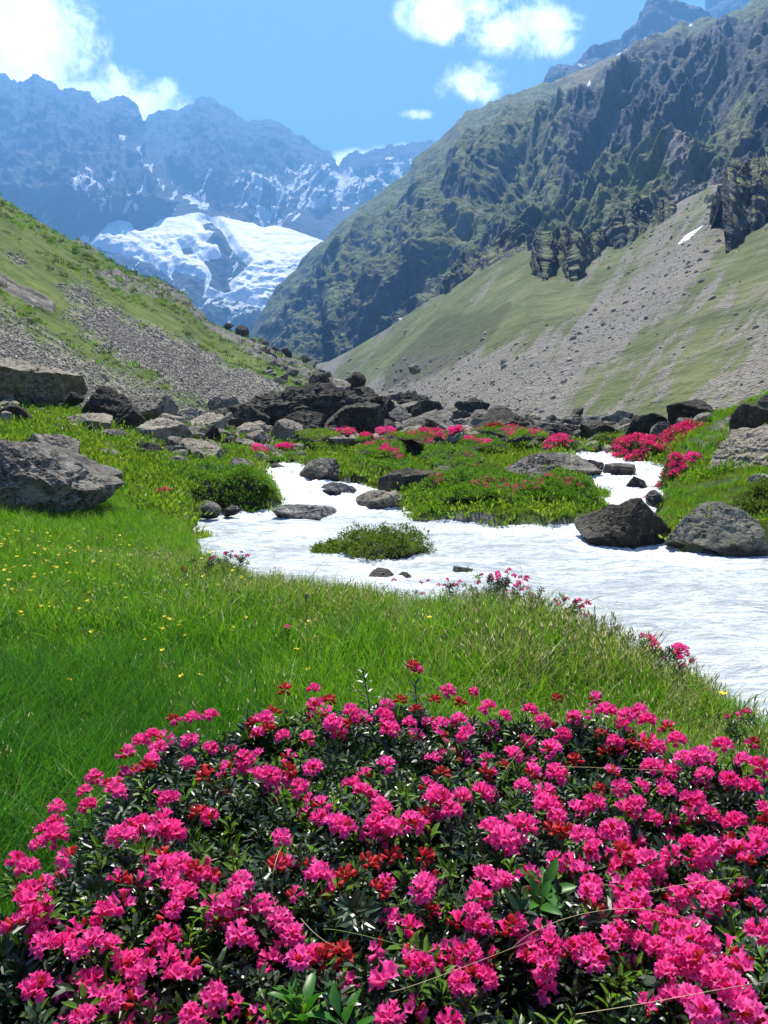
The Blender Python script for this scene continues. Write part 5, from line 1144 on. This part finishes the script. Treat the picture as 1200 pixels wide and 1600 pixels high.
def shoot(name, seed, n, L, m, up=0.35, stem=0.05, wid=0.30, spread=1.0):
    R = np.random.RandomState(seed); V = []; F = []; mi = []
    for k in range(3): a = k*2.09; V += [(0.0014*math.cos(a), 0.0014*math.sin(a), -stem), (0.0011*math.cos(a), 0.0011*math.sin(a), 0.004)]
    for k in range(3): a, b = 2*k, 2*((k+1) % 3); F += [(a, b, b+1), (a, b+1, a+1)]; mi += [1, 1]
    for j in range(n):
        ph = j*2.39996+R.uniform(-.25, .25); t = j/n; zb = -stem*0.75*(1-t); el = up+(1.25-up)*t**1.5+R.uniform(-.15, .15); l = L*(0.7+0.3*math.sin(math.pi*min(1, t+.25)))*R.uniform(.85, 1.15)
        e = np.array([math.cos(ph), math.sin(ph), 0]); z = np.array([0, 0, 1.0]); s = np.array([-math.sin(ph), math.cos(ph), 0]); w = l*wid/2
        def pt(u, side, dz=0): 
            c = math.cos(el-0.5*u)*spread; return tuple(e*(0.001+l*u*c)+z*(zb+l*u*math.sin(el-0.35*u))+s*side+z*dz)
        i = len(V); V += [pt(0, 0), pt(.35, w, .10*l), pt(.35, 0, .03*l), pt(.35, -w, .10*l), pt(.75, w*.8, .06*l), pt(.75, 0, .0), pt(.75, -w*.8, .06*l), pt(1, 0)]
        F += [(i, i+1, i+2), (i, i+2, i+3), (i+1, i+4, i+5), (i+1, i+5, i+2), (i+2, i+5, i+6), (i+2, i+6, i+3), (i+4, i+7, i+5), (i+5, i+7, i+6)]; mi += [0]*8
    return newmesh(name, V, np.array(F), [m, M_ST], smooth=False, mi=mi)
SH = [shoot('leafy_shoot', 1+i, 15+i, 0.030, M_RL, 0.05+0.1*i) for i in range(4)]
SHY = [shoot('young_shoot', 20+i, 9, 0.026, M_RL2, 0.75) for i in range(3)]
TPOS = [(270,1125),(300,1125),(330,1120),(490,1080),(500,1100),(410,1125),(400,1150),(440,1150),(480,1160),(520,1130),(545,1115),(600,1120),(700,1080),(640,1130),(610,1145),(740,1085),(760,1110),(715,1130),(690,1150),(730,1150),
     (790,1120),(830,1110),(850,1130),(930,1090),(950,1110),(900,1120),(980,1120),(1000,1115),(960,1160),(1010,1130),(1040,1140),(1060,1160),(1030,1170),(1070,1190),(1100,1180),(1130,1170),(1160,1190),(1180,1160),(1190,1200),(1140,1220),(1100,1215),
     (1050,1210),(1020,1200),(1000,1230),(1040,1240),(1170,1230),(880,1150),(860,1170),(820,1160),(800,1180),(830,1210),(760,1210),(750,1240),(870,1210),(850,1240),(960,1210),(970,1230),(930,1260),(990,1260),(1020,1280),(1080,1255),(1110,1275),(1150,1290),(1190,1270),
     (220,1160),(240,1150),(200,1180),(250,1175),(300,1160),(240,1190),(150,1215),(170,1225),(180,1240),(130,1240),(140,1260),(90,1260),(85,1285),(70,1300),(60,1320),(90,1310),(25,1350),(45,1360),(290,1195),(330,1170),(385,1190),(400,1210),(420,1210),(330,1280),(265,1250),(220,1290),(200,1305),(180,1310),(250,1300),(270,1300),
     (490,1200),(470,1230),(570,1240),(600,1265),(590,1290),(610,1300),(640,1290),(550,1230),(500,1280),(520,1290),(540,1300),(440,1310),(680,1240),(690,1250),(720,1245),(705,1270),
     (255,1355),(280,1350),(300,1360),(330,1370),(270,1385),(290,1400),(275,1420),(310,1370),(160,1425),(165,1435),(370,1400),(380,1380),(350,1415),(410,1420),(440,1440),(455,1460),(375,1460),(385,1475),(40,1410),(50,1430),(20,1445),(60,1460),(45,1395),(70,1480),(100,1480),(120,1490),(150,1470),(170,1480),(190,1510),(210,1500),(240,1480),(260,1470),(265,1500),(275,1530),
     (150,1530),(140,1540),(170,1560),(130,1590),(60,1545),(215,1530),(230,1520),(330,1560),(300,1590),(470,1500),(490,1495),(610,1590),(500,1370),(600,1380),(660,1390),(670,1420),(665,1380),(760,1370),(780,1380),(750,1400),(740,1430),(755,1450),(800,1450),(790,1380),(860,1260),(870,1280),(820,1230),(770,1300),(790,1310),(820,1290),(850,1260),(910,1310),(930,1330),(970,1330),(990,1340),(960,1300),
     (1010,1350),(1030,1370),(1000,1380),(1050,1340),(1060,1400),(1090,1390),(1120,1400),(1130,1410),(1080,1320),(1110,1330),(1150,1330),(1180,1330),(1170,1350),(1190,1310),(1000,1410),(980,1420),(1010,1440),(1040,1430),(1110,1420),(920,1400),(925,1380),(640,1510),(660,1510),(740,1520),(720,1535),(760,1530),(725,1550),(735,1490),(830,1480),(820,1500),(860,1480),(850,1510),(900,1480),(920,1475),(930,1500),(950,1470),(890,1490),(970,1460),(1000,1475),(1030,1480),(1050,1460),(1060,1490),(1080,1500),(1100,1500),(1090,1520),(1120,1530),(1140,1540),(1040,1520),(1060,1510),(1160,1580),(1180,1590),(1080,1560),(1100,1580),(1190,1460)]
def bush():
    R = np.random.RandomState(51)
    root = link(bpy.data.objects.new('rhododendron_bush', None)); root['label'] = 'large rhododendron bush covered in bright pink flower heads and dark glossy leaves'; root['category'] = 'flowering bush'
    root.location = (0.3, 0.9, 0.28); L0 = np.array(root.location)
    def top(x, y):
        d = polydist(x, y, bush_poly); q = np.stack([x*5, y*5, 0*x+2], -1)
        return BZ-0.012+0.035*fbm(q, 3)*1.2-0.22*(1-sstep(-0.06, 0.16, d))+0.0*d, d
    lo, hi = bush_poly.min(0), bush_poly.max(0)
    # leafy mass
    def sample(n, ymax=None):
        x = R.uniform(lo[0], hi[0], n); y = R.uniform(max(lo[1], 0.35), hi[1], n); z, d = top(x, y); ok = (d > -0.05) & (np.abs(x) < 0.60*y+0.35); return x[ok], y[ok], z[ok], d[ok]
    pts = []; idx = []; rot = []; scl = []
    x, y, z, d = sample(9500)
    dep = np.abs(R.normal(0, 0.05, len(x)))+0.012; k = np.where(R.rand(len(x)) < 0.34*sstep(0.09, 0.0, dep), R.randint(4, 7, len(x)), R.randint(0, 4, len(x)))
    pts.append(np.stack([x, y, z-dep], -1)); idx.append(k); rot.append(np.stack([R.normal(0, .42, len(x)), R.normal(0, .42, len(x)), R.uniform(0, 6.28, len(x))], -1)); scl.append(R.uniform(.8, 1.2, len(x)))
    x, y, z, d = sample(5000); dep = R.uniform(0.08, 0.5, len(x))*sstep(-.05, .1, d)+R.uniform(0, .6, len(x))*(d < 0.12); k = R.randint(0, 4, len(x))
    pts.append(np.stack([x, y, np.maximum(z-dep, 0.25)], -1)); idx.append(k); rot.append(np.stack([R.normal(0, .8, len(x)), R.normal(0, .8, len(x)), R.uniform(0, 6.28, len(x))], -1)); scl.append(R.uniform(.9, 1.4, len(x)))
    pts, idx, rot, scl = map(np.concatenate, (pts, idx, rot, scl))
    f = scatter('foliage', pts-L0, rot, scl, SH+SHY, idx, parent=root)
    T0 = PZ(np.array([t[0] for t in TPOS], float), np.array([t[1] for t in TPOS], float), BZ)
    j = R.randint(0, len(T0), 200); x = T0[j, 0]+R.normal(0, .030, 200); y = T0[j, 1]+R.normal(0, .030, 200); z, d = top(x, y); ok = d > 0.0
    x2, y2, z2, d2 = sample(120); x = np.concatenate([x[ok], x2]); y = np.concatenate([y[ok], y2]); z = np.concatenate([z[ok], z2]); nn = len(x)
    scatter('small_blossoms', np.stack([x, y, z-R.uniform(-.012, .035, nn)], -1)-L0, np.stack([R.normal(-.1, .5, nn), R.normal(0, .5, nn), R.uniform(0, 6.28, nn)], -1), R.uniform(.65, 1.0, nn), TRS+TRW, np.where(R.rand(nn) < .92, R.randint(0, 4, nn), R.randint(4, 6, nn)), parent=root)
    # added dark sheet painted as the shade deep inside the bush
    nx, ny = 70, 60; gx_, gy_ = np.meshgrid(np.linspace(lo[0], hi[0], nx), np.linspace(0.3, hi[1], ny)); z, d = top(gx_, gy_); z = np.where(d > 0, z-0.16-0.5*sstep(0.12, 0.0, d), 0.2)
    mkobj('inner_shade_core', newmesh('inner_shade_core', np.stack([gx_, gy_, z], -1).reshape(-1, 3)-L0, gridfaces(ny, nx), [MSHADE]), root)
    def place(me, px, py, dz, s, nm, tilt=.35, zz=None):
        p = PZ(px, py, BZ if zz is None else zz); z, d = top(np.array([p[0]]), np.array([p[1]])); zt = float(z[0])+dz
        dist_h = np.hypot(p[0], p[1]); p = PZ(px, py, zt if d[0] > 0.05 else BZ+dz-0.03)
        o = mkobj(nm, me, root); o.location = np.array(p)-L0; o.scale = (s,)*3; o.rotation_euler = (R.normal(-0.12, tilt), R.normal(0, tilt), R.uniform(0, 6.28)); return o
    TRd = [(430,1115),(445,1078),(680,1095),(625,1095),(650,1110),(870,1092),(900,1190),(550,1130),(320,1215),(310,1272),(540,1372),(590,1392),(880,1302),(575,1350),(515,1095),(690,1210),(1010,1165),(720,1100),(990,1165),(420,1140),(500,1500),(530,1495),(940,1150),(450,1205),(230,1200),(660,1340)]
    for (a, b) in TPOS:
        rose = (b < 1180 and R.rand() < 0.30) or R.rand() < 0.07
        place((TRR[R.randint(3)] if rose else TR[R.randint(6)]), a+R.uniform(-3, 3), b+R.uniform(-3, 3), R.uniform(0.0, 0.03), R.uniform(0.66, 0.95)*(0.86 if b > 1350 else 1.0), 'flower_truss')
    for (a, b) in TRd: place(TRW[R.randint(2)], a, b, R.uniform(0.0, 0.02), R.uniform(.8, 1.0), 'flower_truss')['label'] = 'wilted red flower head'
    # picked-out leafy shoots near the surface
    for i in range(230):
        a, b = R.uniform(0, 1200), R.uniform(1120, 1600)
        if b < np.interp(a, [0, 60, 200, 400, 1200], [1360, 1320, 1180, 1120, 1180]): continue
        y_ = R.rand() < 0.5; place(SHY[R.randint(3)] if y_ else SH[R.randint(4)], a, b, R.uniform(-.02, .015), R.uniform(.8, 1.25), 'young_shoot' if y_ else 'leafy_shoot', 0.3)
    tall = shoot('upright_shoot', 71, 26, 0.030, M_RL, 0.35, stem=0.15)
    for (a, b, s) in [(568, 1050, 1.0), (648, 1064, 1.0), (386, 1110, .7), (820, 1100, .7), (935, 1085, .8), (1195, 1178, .7)]: place(tall, a, b, 0.03, s, 'upright_shoot', .06)
    place(TRW[0], 646, 1042, 0.06, 1.0, 'flower_truss', .1); place(TRR[0], 652, 1050, 0.05, .7, 'flower_truss', .1)
    big = shoot('broad_leaf_rosette', 81, 9, 0.05, foliage_mat('broad_green_leaves', (0.03, 0.12, 0.012), (0.06, 0.2, 0.02), 0.3, 0.4, 0.4), 0.6, wid=0.34)
    bv = np.array([v.co[:] for v in big.vertices]); leaf_meshes = [newmesh('leaf', bv[6+8*k:14+8*k], np.array([(0, 1, 2), (0, 2, 3), (1, 4, 5), (1, 5, 2), (2, 5, 6), (2, 6, 3), (4, 7, 5), (5, 7, 6)]), [big.materials[0]], smooth=True) for k in range(9)]
    for (a, b, s) in [(478, 1570, 1.1), (530, 1585, 1.0), (850, 1385, 1.15), (840, 1410, .9), (455, 1555, .7)]:
        o = place(None, a, b, 0.0, s, 'leaf_rosette', .25)
        for lm in leaf_meshes: mkobj('leaf', lm, o)
    return root
BUSH = bush()
# the strip of rhododendron along the river bank
def small_rhodo(label, pts, hgt, seed, spread, nsh, ntr, kinds, group=None, fs=1.0):
    R = np.random.RandomState(seed); c = np.mean(pts, 0); root = link(bpy.data.objects.new('rhododendron', None)); root['label'] = label; root['category'] = 'flowering shrub'
    if group: root['group'] = group
    c = (c[0], c[1], gz1(c[0], c[1])); root.location = c; V0 = []; 
    pp = []; rr_ = []; ss = []; ii = []
    for i in range(nsh):
        b = pts[R.randint(len(pts))]; x, y = b[0]+R.normal(0, spread), b[1]+R.normal(0, spread)
        z = gz1(x, y)+hgt*math.sqrt(R.rand()); pp.append((x-c[0], y-c[1], z-c[2])); rr_.append((R.normal(0, .5), R.normal(0, .5), R.uniform(0, 6.28))); ss.append(R.uniform(.9, 1.4)); ii.append(R.randint(0, 7) if R.rand() < .5 else R.randint(0, 4))
    scatter('foliage', pp, rr_, ss, SH+SHY, ii, parent=root)
    for i in range(ntr):
        b = pts[R.randint(len(pts))]; x, y = b[0]+R.normal(0, spread*.8), b[1]+R.normal(0, spread*.8); o = mkobj('flower_truss', kinds[R.randint(len(kinds))], root)
        o.location = (x-c[0], y-c[1], gz1(x, y)+hgt*R.uniform(.85, 1.15)-c[2]); s = fs*R.uniform(.8, 1.15); o.scale = (s, s, s); o.rotation_euler = (R.normal(0, .4), R.normal(0, .4), R.uniform(0, 6))
    return root
def gp(px, py): return ghit(px, py, 1.5, 20)[:2]
K2 = TRR+TR[:2]
small_rhodo('rhododendron on the river bank, tallest of the strip above the meadow edge', [(0.85, 5.65), (1.0, 5.5), (1.12, 5.4), (1.25, 5.2), (1.33, 5.0)], 0.27, 1, 0.08, 300, 95, K2, 'rhododendrons along the meadow edge')
small_rhodo('low pink rhododendron trailing down the bank toward the large bush', [(1.42, 4.85), (1.5, 4.65), (1.56, 4.4), (1.6, 4.15)], 0.22, 2, 0.06, 160, 60, K2, 'rhododendrons along the meadow edge')
small_rhodo('faint red rhododendron sprigs at the meadow edge beyond the tallest strip', [(0.25, 6.1), (0.5, 5.95), (0.7, 5.8)], 0.2, 3, 0.12, 70, 26, TRR, 'rhododendrons along the meadow edge', .9)
small_rhodo('little group of red flowers standing in the open meadow', [gp(a, b) for a, b in [(330, 912), (346, 908), (372, 908), (378, 906)]], 0.22, 4, 0.05, 40, 9, TRR+TRW[:1], None, 1.1)
small_rhodo('tiny dark sprig with a red head left of the meadow flower group', [gp(290, 932)], 0.22, 5, 0.03, 9, 2, TRW, None, 1.0)
small_rhodo('single pink flower head alone in the meadow grass', [gp(448, 1030)], 0.20, 6, 0.01, 3, 1, TR[:1], None, .8)
small_rhodo('red headed sprig at the frame edge behind the large bush', [gp(1150, 1210)], 0.26, 7, 0.03, 14, 4, TRR, None, .9)
# leafy herbs at the right edge
# ------------------------------------------------------------------ grass stalks
N = mat('dry_straw'); setp(N, (0.36, 0.29, 0.15), 0.7); MSTR = N.m
N = mat('green_stalk'); setp(N, (0.12, 0.20, 0.04), 0.6); MGS = N.m
def stalk(pts, r, m, label, head=0, group=None):
    pts = np.array(pts, float); t = np.linspace(0, 1, 22); k = np.linspace(0, 1, len(pts))
    n = len(pts); M = np.vander(k, min(n, 4)); co = np.linalg.lstsq(M, pts, rcond=None)[0]; C = np.vander(t, min(n, 4)) @ co
    T = np.gradient(C, axis=0); T /= np.linalg.norm(T, axis=1, keepdims=True); s = np.cross(T, (0, .3, 1.)); s /= np.linalg.norm(s, axis=1, keepdims=True)+1e-9; u = np.cross(T, s)
    rr = r*(1-0.6*t); 
    if head: rr = np.where(t > 1-head, r*2.6*np.sin(np.pi*np.clip((t-(1-head))/head, 0.05, 1))+r*.3, rr)
    V = np.concatenate([C+(s*math.cos(a)+u*math.sin(a))*rr[:, None] for a in (0, 2.094, 4.189)]); n_ = len(C)
    F = [(q*n_+i, q*n_+i+1, ((q+1) % 3)*n_+i+1, ((q+1) % 3)*n_+i) for q in range(3) for i in range(n_-1)]
    o = mkobj('grass_stalk', newmesh('grass_stalk', V-C[0], np.array(F), [m]), label=label, category='grass stalk', group=group); o.location = C[0]; return o
def B_(px, py, dz): return PZ(px, py, BZ+dz)
GS = 'long grass stalks over the bush'
stalk([B_(800, 1482, .03), B_(870, 1440, .07), B_(980, 1420, .08), B_(1100, 1445, .05)], .0005, MSTR, 'straw coloured stalk arching over the pink flowers', 0, GS)
stalk([B_(900, 1585, .02), B_(1040, 1562, .05), B_(1130, 1545, .06), B_(1230, 1530, .05)], .0005, MSTR, 'straight dry stalk lying low across the bush near the frame bottom', 0, GS)
stalk([B_(505, 1452, .02), B_(560, 1460, .04), B_(640, 1480, .05), B_(690, 1492, .04)], .0005, MGS, 'thin green stalk lying between the two middle flower gaps', 0, GS)
stalk([B_(610, 1550, .02), B_(660, 1535, .05), B_(740, 1505, .06), B_(830, 1470, .05)], .0005, MSTR, 'brown stalk crossing from the broad leaves to the pink clusters', 0, GS)
stalk([B_(432, 1420, .0), B_(425, 1390, .05), B_(430, 1350, .08), B_(440, 1325, .07)], .0012, MSTR, 'short upright bent stalk beside a pink flower head', 0, GS)
stalk([B_(368, 1380, -.02), B_(364, 1340, .05), B_(362, 1325, .07), B_(355, 1350, .03)], .0016, MGS, 'green blade folded over above the dark leaves', 0, GS)
stalk([B_(470, 1435, 0), B_(500, 1465, .03), B_(530, 1480, .03)], .0005, MSTR, 'fine pale stalk slanting below the round pink flower head', 0, GS)
stalk([B_(870, 1198, .02), B_(950, 1200, .05), B_(1060, 1205, .05)], .0005, MSTR, 'thin stalk level across the upper pink flowers', 0, GS)
stalk([B_(1010, 1395, .03), B_(1080, 1380, .05), B_(1170, 1370, .05)], .0005, MSTR, 'thin stalk resting on the thickest pink clusters', 0, GS)
stalk([B_(690, 1470, .0), B_(710, 1420, .05), B_(725, 1370, .07)], .0005, MGS, 'green stalk leaning up through the middle of the bush', 0, GS)
stalk([B_(770, 1240, .0), B_(800, 1190, .05), B_(850, 1130, .09)], .0013, MGS, 'green blade leaning up toward the river from the upper flowers', 0, GS)
g = ghit(480, 1075, 1.5, 9); tip = P(480, 925, g[1]); stalk([g, P(481, 1020, g[1]), P(479, 960, g[1]), tip], .0042, MSTR, 'tall pale seed stalk standing alone above the meadow', .18)
g = ghit(150, 1250, 1.5, 9); 
for (a0, b0, a1, b1, lab) in [(565, 1060, 600, 1010, 'pale straw leaning right behind the upright shoots'), (395, 1090, 372, 1030, 'pale straw leaning behind the flower tops'), (820, 1090, 860, 1030, 'pale straw leaning in the bank grass'), (330, 1150, 300, 1095, 'straw bent over the lush grass left of the bush'), (1075, 1120, 1065, 1040, 'thin dark stalk with a fluffy head against the river'), (770, 1040, 782, 985, 'thin stalk rising in front of the bank flowers')]:
    g = ghit(a0, b0+70, 1.5, 9); stalk([g, P(a0, b0, g[1]), P((a0+a1)/2, (b0+b1)/2, g[1]), P(a1, b1, g[1])], .0022, MSTR, lab, .15, 'single straws in the meadow')
